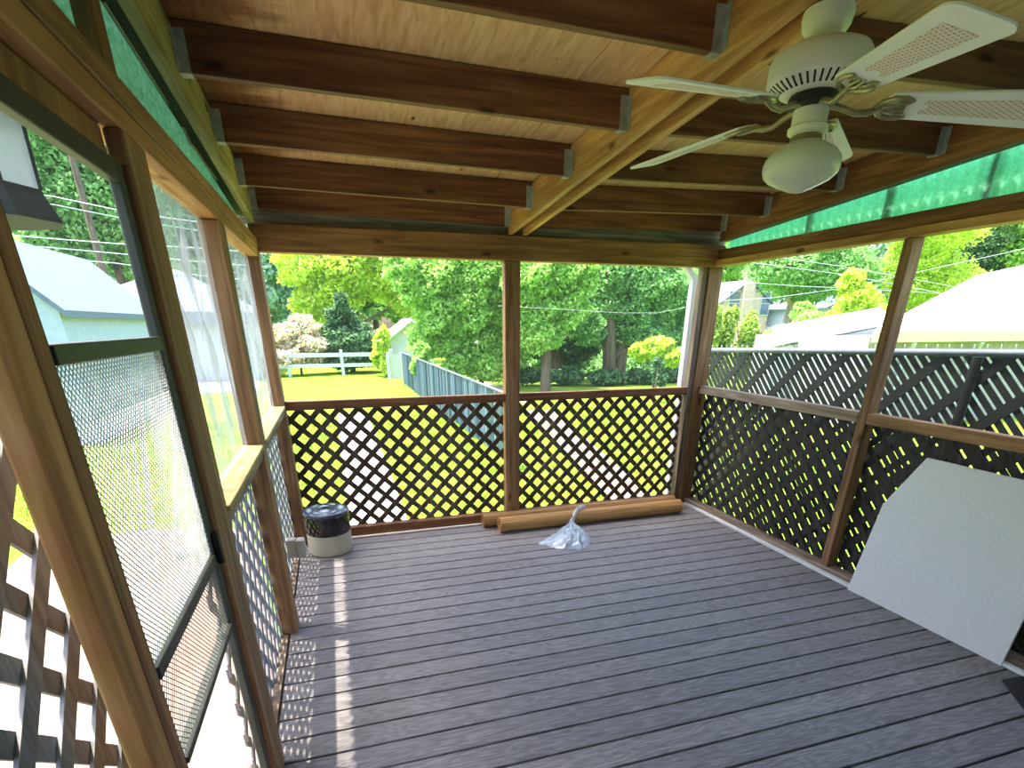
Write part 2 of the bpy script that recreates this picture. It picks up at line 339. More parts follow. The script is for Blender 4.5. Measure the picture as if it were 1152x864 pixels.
def mk_cane():
    m, nt, N, L = new_mat('cane_inset'); p = N('ShaderNodeBsdfPrincipled'); p.inputs['Roughness'].default_value = .6
    v, _ = coords(N, L, (1, 1, 1), False); vo = N('ShaderNodeTexVoronoi'); vo.voronoi_dimensions = '2D'; vo.inputs['Scale'].default_value = 85; vo.inputs['Randomness'].default_value = 0; L(v, vo.inputs['Vector'])
    r = ramp(N, [(.16, srgb(176, 148, 130)), (.34, srgb(238, 222, 208))]); L(vo.outputs['Distance'], r.inputs[0]); L(r.outputs[0], p.inputs['Base Color']); out(N, L, p.outputs[0]); return m
M['cane'] = mk_cane()
def mk_shade_glass():
    m, nt, N, L = new_mat('frosted_shade'); p = N('ShaderNodeBsdfPrincipled'); p.inputs['Base Color'].default_value = srgb(240, 240, 226); p.inputs['Roughness'].default_value = .16
    p.inputs['Specular IOR Level'].default_value = .6
    t = N('ShaderNodeBsdfTranslucent'); t.inputs[0].default_value = srgb(226, 230, 216)
    a = N('ShaderNodeMixShader'); a.inputs[0].default_value = .35; L(p.outputs[0], a.inputs[1]); L(t.outputs[0], a.inputs[2]); out(N, L, a.outputs[0]); return m
M['shade_glass'] = mk_shade_glass()
M['lantern_glass'] = sheer('lantern_glass', srgb(214, 220, 226), .8, gloss=.05, trans=.6)
M['window_glass'] = plain('window_glass_dark', srgb(96, 112, 130), .1, noise=.1, spec=.8)

# ------------------------------------------------------------------ porch dimensions
XL, XR, YB = -.407, 3.26, 4.53
YN = -.75                                   # house wall behind the viewer
def sag(x): return .045*(x-1.45)/1.8 if x > 1.45 else .025*(1.45-x)/1.8
def zbeam(y): return 2.297+.071*(4.53-y)
def zraft(y): return 2.346+.067*(4.53-y)
RH = .145

# lattice: two layers of slats at 45 degrees, clipped to a rectangle
def clip(poly, a0, a1, b0, b1):
    def half(pl, f):
        res = []
        for i in range(len(pl)):
            p, q = pl[i], pl[(i+1) % len(pl)]; dp, dq = f(p), f(q)
            if dp >= 0: res.append(p)
            if (dp >= 0) != (dq >= 0):
                t = dp/(dp-dq); res.append((p[0]+(q[0]-p[0])*t, p[1]+(q[1]-p[1])*t))
        return res
    for f in (lambda p: p[0]-a0, lambda p: a1-p[0], lambda p: p[1]-b0, lambda p: b1-p[1]):
        poly = half(poly, f)
        if len(poly) < 3: return None
    return poly
def slats(mb, a0, a1, b0, b1, fn, pitch, w, t0, t1, sgn, phase=0.):
    hw = w/math.sqrt(2); h = b1-b0
    lo, hi = (a0-h, a1) if sgn > 0 else (a0, a1+h)
    k = math.floor((lo-phase)/pitch)-1
    while True:
        c = phase+k*pitch; k += 1
        if c > hi+pitch: break
        poly = clip([(c-hw, b0), (c+hw, b0), (c+hw+sgn*h, b1), (c-hw+sgn*h, b1)], a0, a1, b0, b1)
        if poly:
            # drop repeated corners
            q = [p for i, p in enumerate(poly) if math.dist(p, poly[i-1]) > 1e-5]
            if len(q) >= 3: mb.prism(q, fn, t0, t1)
def lattice(a0, a1, b0, b1, fn, phase=(0, 0), pitch=.15, w=.037, t=.007):
    mb = MB(); slats(mb, a0, a1, b0, b1, fn, pitch, w, 0, t, 1, phase[0]); slats(mb, a0, a1, b0, b1, fn, pitch, w, t+.0005, 2*t+.0005, -1, phase[1]); return mb

# ------------------------------------------------------------------ floor, ceiling, walls
mb = MB()
for n in range(-4, 40):
    y1 = 4.036 - n*.1429 - .0055; y0 = y1-.1309
    y1 = min(y1, 4.6)
    if y1-y0 < .03: continue
    if y1 < YN: break
    mb.box(-.45, 3.29, max(y0, YN), y1, -.035, 0)
tag(mb.build('floor', M['deck'], bevel=.003, origin=(0, 0, -.035)), 'grey composite deck boards laid side to side across the porch', kind='structure')
mb = MB()
for k in range(9): mb.box(-.5+k*.46, -.46+k*.46, YN, 4.55, -.25, -.038)
tag(mb.build('trim_3', M['lattice_dark']), 'dark joists under the deck boards', kind='structure')
mb = MB().box(-.5, -.46, YN, 4.62, -.56, -.001).box(3.3, 3.34, YN, 4.62, -.56, -.001).box(-.46, 3.3, 4.601, 4.62, -.56, -.001)  # skirts added to block side light, so the deck gaps stay dark
tag(mb.build('trim_2', M['grey_x']), 'added skirt boards keeping light out from under the deck', kind='structure')
tag(MB().box(3.222, 3.259, YN, 4.46, .0005, .02).build('trim_1', M['white_paint'], bevel=.003), 'white strip along the foot of the right lattice wall', kind='structure')

def slope_sheet(mb, x0, x1, y0, y1, off, th):
    p = [(x0, y0), (x1, y0), (x1, y1), (x0, y1)]
    mb.hexa([(x, y, zraft(y)+sag(x)+RH+off) for x, y in p] + [(x, y, zraft(y)+sag(x)+RH+off+th) for x, y in p])
mb = MB()
xs = [-.57, 1.13, 2.35, 3.36]
for i in range(3):
    xa, xb = xs[i]+(.0025 if i else 0), xs[i+1]-(.0025 if i < 2 else 0)
    cuts = [xa, 1.45, xb] if xa < 1.45 < xb else [xa, xb]
    for a, b in zip(cuts, cuts[1:]):
        for y0, y1 in ((YN, 1.06), (1.065, 4.68)): slope_sheet(mb, a, b, y0, y1, .002, .014)
tag(mb.build('ceiling', M['ply'], origin=(0, 0, 2)), 'tan roof plywood above the rafters, with water stains along the left eave', kind='structure')
mb = MB()
slope_sheet(mb, -.582, 1.45, YN, 4.72, .018, .03); slope_sheet(mb, 1.45, 3.38, YN, 4.72, .018, .03)
tag(mb.build('roof', M['slat_black']), 'roof covering over the plywood', kind='structure')
tag(MB().box(-2.5, 5, YN-.1, YN, -.5, 3.4).build('wall_near', M['siding']), 'pale house wall behind the viewer', kind='structure')

# ------------------------------------------------------------------ posts
def post(label, x0, x1, y0, y1, z0, z1, mat='post_z', bevel=.006):
    return tag(MB().box(x0, x1, y0, y1, z0, z1).build('wooden_post', M[mat], bevel=bevel), label, 'post')
post('brown square wooden post in the middle of the back wall, under the double beam', 1.354, 1.482, 4.532, 4.618, .0005, 2.128)
post('wooden corner post at the back left, behind the crock', -.497, -.407, 4.445, 4.62, .0005, 2.128)
post('slim wooden stud beside the back right corner post', 3.15, 3.202, 4.532, 4.6, .079, 2.128, 'grey_z', .004)
post('wooden post in the back right corner of the porch', 3.206, 3.345, 4.515, 4.62, .0005, 2.128)
post('wooden post in the middle of the right wall, left of the white board', XR, 3.35, 2.703, 2.765, .051, 2.135)
post('wooden post on the far side of the screen door', -.45, XL, 1.745, 1.922, .0005, 2.093)
post('wooden post between the two plastic covered openings of the left wall', -.497, XL, 2.98, 3.1, .0005, 2.093)
post('large wooden post in the left foreground, this side of the screen door', -.45, XL, .905, .984, .0005, 2.093, 'beam_z')
post('wooden wall stud standing on the left plate in front of the green panel', -.497, -.452, 1.93, 2.02, 2.212, 2.43, 'rafter_z', .003)

# ------------------------------------------------------------------ beams, plates, rails
def timber(name, label, cat, x0, x1, y0, y1, z0, z1, mat, group=None, bevel=.005):
    return tag(MB().box(x0, x1, y0, y1, z0, z1).build(name, M[mat], bevel=bevel), label, cat, group)
timber('header_beam', 'long brown header beam across the top of the back wall', 'beam', -.45, 3.34, 4.51, 4.62, 2.13, 2.296, 'plate_x')
h = timber('top_plate', 'wooden plate along the top of the right wall under the green panel', 'beam', XR+.006, 3.35, YN, 4.508, 2.186, 2.262, 'rafter_y')
MB().box(3.247, 3.35, YN, 4.508, 2.137, 2.185).build('lower_board', M['beam_y'], h, bevel=.004)
h = timber('top_plate', 'doubled wooden plate along the top of the left wall above the screen door', 'beam', -.497, -.41, YN, 4.508, 2.095, 2.15, 'beam_y')
MB().box(-.497, -.405, YN, 4.508, 2.151, 2.21).build('upper_board', M['plate_y'], h, bevel=.004)
timber('wooden_rail', 'wooden rail on top of the back left lattice', 'rail', -.405, 1.352, 4.532, 4.6, 1.07, 1.136, 'rafter_x')
timber('wooden_rail', 'wooden rail on top of the back right lattice', 'rail', 1.484, 3.148, 4.532, 4.6, 1.07, 1.136, 'rafter_x')
timber('bottom_rail', 'wooden bottom rail under the back left lattice beside the crock', 'rail', -.405, 1.352, 4.532, 4.6, .0005, .078, 'rafter_x')
timber('bottom_rail', 'wooden bottom rail under the back right lattice behind the blind rolls', 'rail', 1.484, 3.204, 4.532, 4.6, .0005, .078, 'rafter_x')
timber('wooden_rail', 'weathered wooden rail on the far half of the right wall', 'rail', XR, 3.33, 2.767, 4.513, 1.08, 1.15, 'grey_y')
timber('wooden_rail', 'weathered wooden rail on the near half of the right wall above the white board', 'rail', XR, 3.33, YN, 2.701, 1.08, 1.15, 'post_y')
timber('bottom_rail', 'grey wooden sill at the foot of the right lattice wall', 'rail', XR+.001, 3.35, YN, 4.513, .0005, .05, 'grey_y')
for lab, y0, y1 in (('wooden rail with sunlit ledge between screen door post and middle left post', 1.924, 2.978), ('wooden rail with sunlit ledge between middle left post and back left corner', 3.102, 4.443)):
    r = timber('wooden_rail', lab, 'rail', -.497, -.412, y0, y1, 1.05, 1.098, 'grey_y')
    MB().box(-.497, -.398, y0, y1, 1.0985, 1.12).build('ledge', M['rim_y'], r, bevel=.004)

# roof frame
def sloped(x0, x1, y0, y1, fz, h0, h1, mb=None):
    mb = mb or MB(); p = [(x0, y0), (x1, y0), (x1, y1), (x0, y1)]
    return mb.hexa([(x, y, fz(y)+h0) for x, y in p]+[(x, y, fz(y)+h1) for x, y in p])
tag(sloped(1.373, 1.411, YN, 4.508, zbeam, 0, .185).build('ceiling_beam', M['beam_y'], bevel=.003), 'left one of the two golden beams running side by side down the ceiling', 'beam', 'double ceiling beam')
tag(sloped(1.487, 1.525, YN, 4.508, zbeam, 0, .185).build('ceiling_beam', M['beam_y'], bevel=.003), 'right one of the two golden beams running side by side down the ceiling', 'beam', 'double ceiling beam')
tag(sloped(-.44, -.402, YN, 4.508, zbeam, .0, .2).build('rim_beam', M['rim_y'], bevel=.003), 'yellowish edge beam sloping along the left side of the ceiling', 'beam')
tag(sloped(XR, 3.34, YN, 4.508, zbeam, .025, .225).build('rim_beam', M['rafter_y'], bevel=.003), 'dark brown edge beam sloping along the right side above the green panel', 'beam')
timber('rim_beam', 'dark board closing the gap over the back header beam', 'beam', -.50, 3.36, 4.56, 4.6, 2.297, 2.51, 'grey_x')
tag(sloped(-.50, -.4405, YN, 4.508, zbeam, .035, .2).build('rim_board', M['darkened'], bevel=.003), 'board painted dark as the shaded recess outside the yellowish left edge beam', 'board')
def hanger(x, y, z, d, par):             # U-shaped sheet steel strap at a rafter end; d = direction into the rafter
    x1 = x+d*.05; x1 = x+d*.038; a, b = min(x, x1), max(x, x1); m = MB()
    m.box(a, b, y-.024, y+.024, z-.004, z-.0005); m.box(a, b, y-.024, y-.0205, z-.0005, z+.12); m.box(a, b, y+.0205, y+.024, z-.0005, z+.12)
    e = x+d*.002; m.box(min(x, e), max(x, e), y-.05, y+.05, z, z+.12)
    return m.build('joist_hanger', M['hinge_steel'], par)
ORD = ['back-most', 'second from the back', 'third from the back', 'fourth from the back', 'fifth from the back', 'sixth from the back', 'seventh from the back']
for k, y in enumerate([4.485, 3.985, 3.34, 2.70, 2.05, 1.40, .75]):
    z = zraft(y)
    for side, x0, x1 in (('left', -.401, 1.372), ('right', 1.526, 3.259)):
        dz0, dz1 = sag(x0), sag(x1); p = [(x0, y-.02, dz0), (x1, y-.02, dz1), (x1, y+.02, dz1), (x0, y+.02, dz0)]
        r = MB().hexa([(a, b, z+c) for a, b, c in p]+[(a, b, z+c+RH) for a, b, c in p]).build('rafter', M['rafter_x'], bevel=.003)
        tag(r, f'{ORD[k]} of the dark brown rafters on the {side} of the double beam', 'rafter', f'rafters on the {side} of the double beam')
        if k < 5:
            hanger(x0+.0005, y, z+dz0, 1, r); hanger(x1-.0005, y, z+dz1, -1, r)

# green corrugated panels
def corrugated(name, label, x, y0, y1, zt, zb=2.2, mat='green', amp=.010):
    m = MB(); n = int((y1-y0)/.008); vs = []
    for i in range(n+1):
        y = y0+(y1-y0)*i/n; dx = amp*math.sin(2*PI*y/.076); vs += [(x+dx, y, zb), (x+dx, y, zt(y))]
    m.add(vs, [(2*i, 2*i+1, 2*i+3, 2*i+2) for i in range(n)])
    return tag(m.build(name, M[mat], solid=.002, smooth=True), label, 'panel')
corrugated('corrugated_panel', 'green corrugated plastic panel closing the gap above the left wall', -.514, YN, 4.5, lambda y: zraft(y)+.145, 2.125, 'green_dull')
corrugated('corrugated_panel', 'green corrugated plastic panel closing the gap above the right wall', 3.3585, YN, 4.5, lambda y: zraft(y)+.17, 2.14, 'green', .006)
for lab, y in (('nearest', 2.44), ('middle', 3.02), ('farthest', 3.64), ):
    tag(MB().box(3.372, 3.40, y-.025, y+.025, 2.15, zraft(y)+.16).build('wooden_stud', M['post_z']), f'{lab} of the studs showing dark through the right green panel', 'stud', 'studs behind the right green panel')

# ------------------------------------------------------------------ lattice panels
fb = lambda a, b, t: (a, 4.622+t, b)
fr = lambda a, b, t: (3.352+t, a, b)
fl = lambda a, b, t: (-.499-t, a, b)
def lat(label, mb, mat): return tag(mb.build('lattice_panel', M[mat]), label, 'lattice')
lat('dark brown diagonal lattice panel of the back wall, left of the middle post', lattice(-.49, 1.418, -.1, 1.1, fb, (.022, .092), w=.042), 'lattice')
lat('dark brown diagonal lattice panel of the back wall, right of the middle post', lattice(1.42, 3.3, -.1, 1.1, fb, (.0, .08), w=.042), 'lattice')
lat('blackish diagonal lattice panel on the far half of the right wall', lattice(2.735, 4.6, -.1, 1.13, fr, (.01, .05), w=.045), 'lattice_dark')
lat('blackish diagonal lattice panel on the near half of the right wall behind the white board', lattice(YN, 2.733, -.1, 1.13, fr, (.03, .0), w=.045), 'lattice_dark')
lat('grey diagonal lattice panel of the left wall next to the screen door', lattice(1.83, 3.04, -.1, 1.08, fl, (.0, .04), w=.04), 'lattice_grey')
lat('grey diagonal lattice panel of the left wall in the back corner by the crock', lattice(3.042, 4.6, -.1, 1.08, fl, (.05, .09), w=.04), 'lattice_grey')
lat('tall grey diagonal lattice panel in the left foreground before the large post', lattice(YN, 1.03, -.1, 2.09, fl, (.03, .05), w=.04), 'lattice_grey')

# ------------------------------------------------------------------ screens
def pane(name, quad, mat, label):
    m = MB().add(quad, [(0, 1, 2, 3)]); return tag(m.build(name, M[mat]), label, kind='structure')
pane('window_1', [(-.405, 4.61, 1.137), (1.353, 4.61, 1.137), (1.353, 4.61, 2.129), (-.405, 4.61, 2.129)], 'screen', 'insect screen over the left opening of the back wall')
pane('window_2', [(1.483, 4.61, 1.137), (3.149, 4.61, 1.137), (3.149, 4.61, 2.129), (1.483, 4.61, 2.129)], 'screen', 'insect screen over the right opening of the back wall')
pane('window_3', [(3.34, 2.766, 1.151), (3.34, 4.514, 1.151), (3.34, 4.514, 2.136), (3.34, 2.766, 2.136)], 'screen', 'insect screen over the far opening of the right wall')
pane('window_4', [(3.34, YN, 1.151), (3.34, 2.702, 1.151), (3.34, 2.702, 2.136), (3.34, YN, 2.136)], 'screen', 'insect screen over the near opening of the right wall')
pane('window_5', [(-.49, 1.923, .02), (-.49, 2.979, .02), (-.49, 2.979, 1.049), (-.49, 1.923, 1.049)], 'screen_grey', 'grey screen over the left lattice next to the screen door')
pane('window_6', [(-.49, 3.101, .02), (-.49, 4.444, .02), (-.49, 4.444, 1.049), (-.49, 3.101, 1.049)], 'screen_grey', 'grey screen over the left lattice by the crock')
def sheet(label, y0, y1, z0, z1, seed):
    m = MB(); ny, nz = 60, 40; vs = []
    for j in range(nz+1):
        for i in range(ny+1):
            y = y0+(y1-y0)*i/ny; z = z0+(z1-z0)*j/nz
            e = min(1, 6*min(i/ny, 1-i/ny, j/nz, 1-j/nz))
            dx = .012*math.sin(21*(y+.35*z)+seed)+.008*math.sin(37*y-11*z+seed)+.006*math.sin(60*y+8*z)
            vs.append((-.475+dx*e, y, z))
    fs = [(j*(ny+1)+i, j*(ny+1)+i+1, (j+1)*(ny+1)+i+1, (j+1)*(ny+1)+i) for j in range(nz) for i in range(ny)]
    m.add(vs, fs); return tag(m.build('plastic_sheet', M['plastic'], smooth=True), label, 'plastic sheet')
sheet('wrinkled clear plastic sheet over the left wall opening next to the screen door', 1.924, 2.978, 1.122, 2.092, 0.)
sheet('wrinkled clear plastic sheet over the left wall opening in the back corner', 3.102, 4.443, 1.122, 2.092, 2.)

# ------------------------------------------------------------------ screen door
dr = empty('door_1', (-.435, 1.37, 0), 'metal screen door in the left wall, with a clear upper half and a mesh guard below', kind='structure')
X0, X1 = -.447, -.423
fm = MB()
fm.box(X0, X1, 1.04, 1.075, .012, 2.02); fm.box(X0, X1, 1.69, 1.735, .012, 2.02); fm.box(X0, X1, 1.075, 1.69, 1.975, 2.02); fm.box(X0, X1, 1.075, 1.69, .012, .09)
fm.build('door_frame', M['dark_frame'], dr, bevel=.003)
for z0, z1 in ((1.615, 1.647), (1.008, 1.04), (.78, .80)):
    MB().box(X0-.003, X1+.004, 1.076, 1.689, z0, z1).build('cross_bar', M['dark_frame'], dr, bevel=.003)
MB().add([(-.44, 1.075, .09), (-.44, 1.69, .09), (-.44, 1.69, 1.975), (-.44, 1.075, 1.975)], [(0, 1, 2, 3)]).build('door_screen', M['screen_door'], dr)
fd = lambda a, b, t: (-.432+t, a, b)
lattice(1.076, 1.689, 1.041, 1.614, fd, (0, 0), .0155, .0026, .001).build('mesh_guard', M['hinge_steel'], dr)
lattice(1.076, 1.689, .801, 1.007, fd, (0, 0), .017, .0018, .001).build('mesh_guard', M['dark_frame'], dr)
MB().lathe([(.0, -.055), (.016, -.053), (.02, -.04), (.016, -.026), (.008, -.02), (.008, 0)], (-.449, 1.625, 1.075), 20, 'x').build('door_knob', M['steel'], dr, smooth=True)
lt = MB().box(-.422, -.405, 1.70, 1.73, 1.0, 1.1).build('latch', M['black'], dr, bevel=.004)
jb = MB().box(-.45, XL-.001, .986, 1.034, .001, 2.05).box(-.49, -.45, 1.034, 1.744, 2.022, 2.093).box(-.455, -.412, 1.736, 1.744, .001, 2.02)
jb.build('door_jamb', M['plate_z'], dr, bevel=.004)

# ------------------------------------------------------------------ ceiling fan
FX, FY = 1.465, 1.665
fan = empty('ceiling_fan', (FX, FY, 2.06), 'white five-bladed ceiling fan with frosted light shade hanging under the double beam', 'ceiling fan')
mb = MB().lathe([(.0, 2.492), (.066, 2.492), (.068, 2.475), (.064, 2.455), (.05, 2.435), (.03, 2.424), (.0, 2.422)], (FX, FY, 0), 40)
mb.build('canopy', M['fan_white'], fan, smooth=True)
MB().lathe([(.014, 2.405), (.014, 2.43)], (FX, FY, 0), 20).build('downrod', M['fan_white'], fan, smooth=True)
mo = MB().lathe([(.0, 2.412), (.05, 2.411), (.105, 2.405), (.128, 2.395), (.136, 2.382), (.138, 2.335), (.134, 2.328), (.11, 2.312), (.088, 2.303), (.06, 2.300), (0, 2.300)], (FX, FY, 0), 56).build('motor_housing', M['fan_white'], fan, smooth=True)
vm = MB()
for k in range(40):
    a = 2*PI*k/40; c, s = math.cos(a), math.sin(a); t = .0028
    def P(r, z, o): return (FX+r*c-o*s, FY+r*s+o*c, z)
    vm.hexa([P(.098, 2.304, -t), P(.127, 2.3215, -t), P(.127, 2.3215, t), P(.098, 2.304, t), P(.098, 2.310, -t), P(.127, 2.328, -t), P(.127, 2.328, t), P(.098, 2.310, t)])
vm.build('vent_slots', M['dark_motor'], mo)
MB().lathe([(.066, 2.30), (.07, 2.292), (.07, 2.276), (.05, 2.268), (0, 2.268)], (FX, FY, 0), 40).build('rotor', M['dark_motor'], fan, smooth=True)
MB().lathe([(0, 2.267), (.048, 2.267), (.05, 2.262), (.049, 2.232), (.051, 2.226), (.057, 2.222), (.056, 2.21), (.046, 2.204), (0, 2.203)], (FX, FY, 0), 40).build('switch_housing', M['fan_white'], fan, smooth=True)
MB().lathe([(.040, 2.204), (.045, 2.2), (.045, 2.19), (.048, 2.186)], (FX, FY, 0), 32).build('shade_holder', M['brass'], fan, smooth=True)
prof = [(.046, 2.188), (.052, 2.183), (.072, 2.174), (.094, 2.160), (.107, 2.145), (.111, 2.132), (.111, 2.116), (.106, 2.102), (.09, 2.088), (.066, 2.077), (.042, 2.067), (.022, 2.06), (.008, 2.057), (.0, 2.0565)]
MB().lathe(prof, (FX, FY, 0), 48).build('glass_shade', M['shade_glass'], fan, smooth=True)
MB().tube([(FX+.05, FY-.02, 2.21), (FX+.056, FY-.022, 2.19), (FX+.057, FY-.022, 2.12)], .0012, 6).build('pull_chain', M['brass'], fan)
def blade_pts(r):
    """half width of the blade at radius r"""
    return .055+.030*min(1, (r-.2)/.42)
PITCH = math.radians(13)
tilt = lambda p: p
for k in range(5):
    a = math.radians((189, 111, 40, -34, -105)[k]); A = Vector((math.cos(a), math.sin(a), (-.06, -.07, -.05, -.11, -.085)[k]))
    Nn = Vector((math.sin(a), -math.cos(a), 0))        # raised side
    def W(r, w, h=0): 
        return Vector((FX, FY, 2.283)) + A*r + Nn*(w*math.cos(PITCH)) + Vector((0, 0, w*math.sin(PITCH)+h*math.cos(PITCH))) - Nn*(h*math.sin(PITCH))
    poly = []
    r0, r1 = .205, .645
    for t in np.linspace(0, 1, 12): poly.append((r0+(r1-.035-r0)*t, blade_pts(r0+(r1-.035-r0)*t)))
    for q in np.linspace(0, PI/2, 6)[1:]: poly.append((r1-.035+.035*math.sin(q), blade_pts(r1)-.035+.035*math.cos(q)))
    low = [(r, -w) for r, w in poly][::-1]
    root = [(r0-.012, -.03), (r0-.012, .03)]
    poly = poly+low+root
    b = MB().prism(poly, lambda r, w, h: W(r, w, h), -.003, .003).build('blade', M['fan_blade'], fan, bevel=.001)
    ins = []
    i0, i1 = .30, .575
    hw0, hw1 = .029, .044
    ins = [(i0+.012, 0), (i0+.004, .012), (i0-.012, .018), (i0-.006, hw0), (i1, hw1), (i1, -hw1), (i0-.006, -hw0), (i0-.012, -.018), (i0+.004, -.012)]
    MB().prism(ins, lambda r, w, h: W(r, w, h), -.0042, -.0031).build('cane_inset', M['cane'], b)
    ir = MB()
    ir.tube([W(.05, 0, -.004), W(.085, 0, -.012), W(.12, 0, -.024), W(.155, 0, -.02), W(.19, 0, -.008)], [.009, .008, .008, .009, .008], 10)
    for sg in (-1, 1):
        pts = [(.17, .0), (.185, .028), (.21, .044), (.24, .046), (.262, .036), (.25, .024), (.232, .026), (.222, .016)]
        ir.tube([W(r, sg*w, -.008) for r, w in pts], [.006, .007, .007, .006, .004, .005, .005, .003], 8)
        ir.tube([W(.185, 0, -.008), W(.215, sg*.01, -.009), W(.25, sg*.006, -.007)], [.007, .006, .003], 8)
    ir.build('blade_iron', M['brass'], fan, smooth=True)

# ------------------------------------------------------------------ crock, outlet, conduit, cable
cr = empty('crock', (-.215, 4.265, 0), 'round black and cream lidded crock on the deck in the back left corner', 'crock')
cc = (-.215, 4.265, 0)
MB().lathe([(0, .001), (.158, .001), (.165, .006), (.169, .03), (.171, .165), (.166, .17), (0, .17)], cc, 56).build('cream_base', M['crock_cream'], cr, smooth=True)
MB().lathe([(0, .1705), (.169, .1705), (.171, .176), (.170, .31), (.166, .318), (0, .32)], cc, 56).build('black_body', M['crock_black'], cr, smooth=True)
MB().lathe([(0, .321), (.172, .321), (.176, .326), (.176, .338), (.170, .345), (.13, .35), (.085, .352), (.06, .35), (.054, .338), (.03, .336), (0, .336)], cc, 56).build('lid', M['crock_lid'], cr, smooth=True)
ob = empty('outlet_box', (-.352, 3.155, .415), 'pale grey double outlet box low on the left wall before the crock', 'outlet box')
MB().box(-.406, -.353, 3.14, 3.2, .415, .525).build('cover', M['outlet'], ob, bevel=.004)
MB().box(-.350, -.303, 3.135, 3.2, .41, .52).build('cover', M['outlet'], ob, bevel=.004)
MB().box(-.406, -.306, 3.1995, 3.215, .42, .515).build('back_plate', M['steel'], ob)
tag(MB().tube([(-.418, 3.125, .525), (-.418, 3.125, 2.2)], .011, 12).build('conduit', M['steel'], smooth=True), 'thin grey conduit pipe running up the middle left post', 'pipe')
pts = [(116, 0), (135, 30), (160, 70), (182, 105), (204, 138)]
P_ = [atx(u, v, -.492) for u, v in pts] + [atx(u, v, -.488) for u, v in [(213, 160), (220, 168), (232, 186), (245, 203), (258, 214), (266, 224)]]
tag(MB().tube(P_, .006, 8).build('cable', M['cable'], smooth=True), 'thin grey cable sagging below the left edge beam', 'cable')
hk = MB().tube([(3.246, 3.95, 2.16), (3.225, 3.95, 2.165), (3.21, 3.95, 2.18), (3.215, 3.95, 2.2), (3.228, 3.95, 2.206)], .0025, 8).build('cup_hook', M['brass'], smooth=True)
tag(hk, 'small metal cup hook in the plate above the right wall screens', 'hook')

# ------------------------------------------------------------------ bamboo rolls
def roll(label, x0, x1, y, r, ph):
    e = empty('bamboo_blind', ((x0+x1)/2, y, 0), label, 'rolled blind', 'rolled bamboo blinds')
    m = MB(); n = 72; vs = []; nx = 30
    for i in range(nx+1):
        x = x0+(x1-x0)*i/nx
        for k in range(n):
            a = 2*PI*k/n; rr = r*(1+.012*math.sin(36*a)+.02*math.sin(2*a+ph+.5*x))
            z = max(.0015, r*.96+rr*math.sin(a)); vs.append((x, y+rr*math.cos(a)*1.04, z))
    fs = [(i*n+k, (i+1)*n+k, (i+1)*n+(k+1) % n, i*n+(k+1) % n) for i in range(nx) for k in range(n)]
    m.add(vs, fs)
    for xe, d in ((x0, 1), (x1, -1)):       # spiral end: concentric turns stepping in
        b = len(m.v); rings = [1, .86, .84, .70, .68, .52, .50, .34, .32, .16]
        dep = [0, 0, .012, .012, .003, .003, .014, .014, .005, .02]
        for q, dd in zip(rings, dep):
            for k in range(n):
                a = 2*PI*k/n; m.v.append((xe+d*dd, y+r*q*math.cos(a), max(.0015, r*.96+r*q*math.sin(a))))
        for i in range(len(rings)-1):
            for k in range(n): m.f.append((b+i*n+k, b+i*n+(k+1) % n, b+(i+1)*n+(k+1) % n, b+(i+1)*n+k))
        m.f.append(tuple(b+(len(rings)-1)*n+k for k in range(n)))
    m.build('rolled_slats', M['bamboo'], e)
    for xt in (x0+.28, x1-.35):
        MB().tube([(xt+.004*math.sin(3*a), y+(r*1.05)*math.cos(a), max(.004, r*.96+(r*1.045)*math.sin(a))) for a in np.linspace(0, 2*PI, 37)], .0028, 6, False).build('tie_cord', M['twine'], e)
    return e
roll('rolled bamboo blind lying in front, under the twisted neck of the clear bag', 1.205, 3.03, 4.255, .066, 0.)
roll('rolled bamboo blind lying against the back lattice behind the other roll', 1.10, 3.07, 4.425, .06, 1.)

# ------------------------------------------------------------------ plastic bag
bg = empty('plastic_bag', (1.72, 3.95, 0), 'crumpled clear plastic bag lying on the deck with its neck over the bamboo roll', 'bag')
m = MB(); ns, ntt = 36, 26; vs = []
neck = Vector((1.82, 4.135, .04))
m0, m1 = Vector((1.43, 3.88, .006)), Vector((1.93, 3.98, .006))
for lay in (0, 1):
    for j in range(ntt+1):
        t = j/ntt
        for i in range(ns+1):
            s = i/ns
            far = m0.lerp(m1, s) + Vector((.06, -.27, 0))*math.sin(PI*s)**.8
            p = neck.lerp(far, t) if False else Vector((neck.x+(s-.5)*.05, neck.y, neck.z)).lerp(far, t**.85)
            hgt = .075*math.sin(PI*s)**.7*math.sin(PI*min(1, t*.9+.1))**.8
            wr = .010*math.sin(34*s+5*t)+.007*math.sin(58*s-9*t+1)+.006*math.sin(19*t+40*s)
            if lay == 0: z = p.z*(1-t)+.004+hgt+max(-hgt*.5, wr)*math.sin(PI*s)
            else: z = p.z*(1-t)*.8+.003
            vs.append((p.x, p.y+(.008*math.sin(25*s) if t > .9 else 0), max(.0025, z)))
nv = (ns+1)*(ntt+1)
fs = []
for lay in (0, 1):
    for j in range(ntt):
        for i in range(ns):
            a = lay*nv+j*(ns+1)+i; q = (a, a+1, a+ns+2, a+ns+1); fs.append(q if lay else q[::-1])
m.add(vs, fs); m.build('bag_body', M['bag'], bg, smooth=True)
m = MB(); path = [(1.84, 4.14, .035), (1.87, 4.17, .075), (1.905, 4.2, .125), (1.945, 4.235, .146), (1.99, 4.27, .15), (2.03, 4.3, .138), (2.05, 4.32, .12)]
m.tube(path, [.026, .02, .017, .016, .018, .02, .012], 12); m.build('bag_neck', M['bag'], bg, smooth=True)
MB().tube([(1.858+.022*math.cos(a), 4.158, .055+.022*math.sin(a)) for a in np.linspace(0, 2*PI, 17)], .003, 6, False).build('tie', M['rafter_x'], bg)

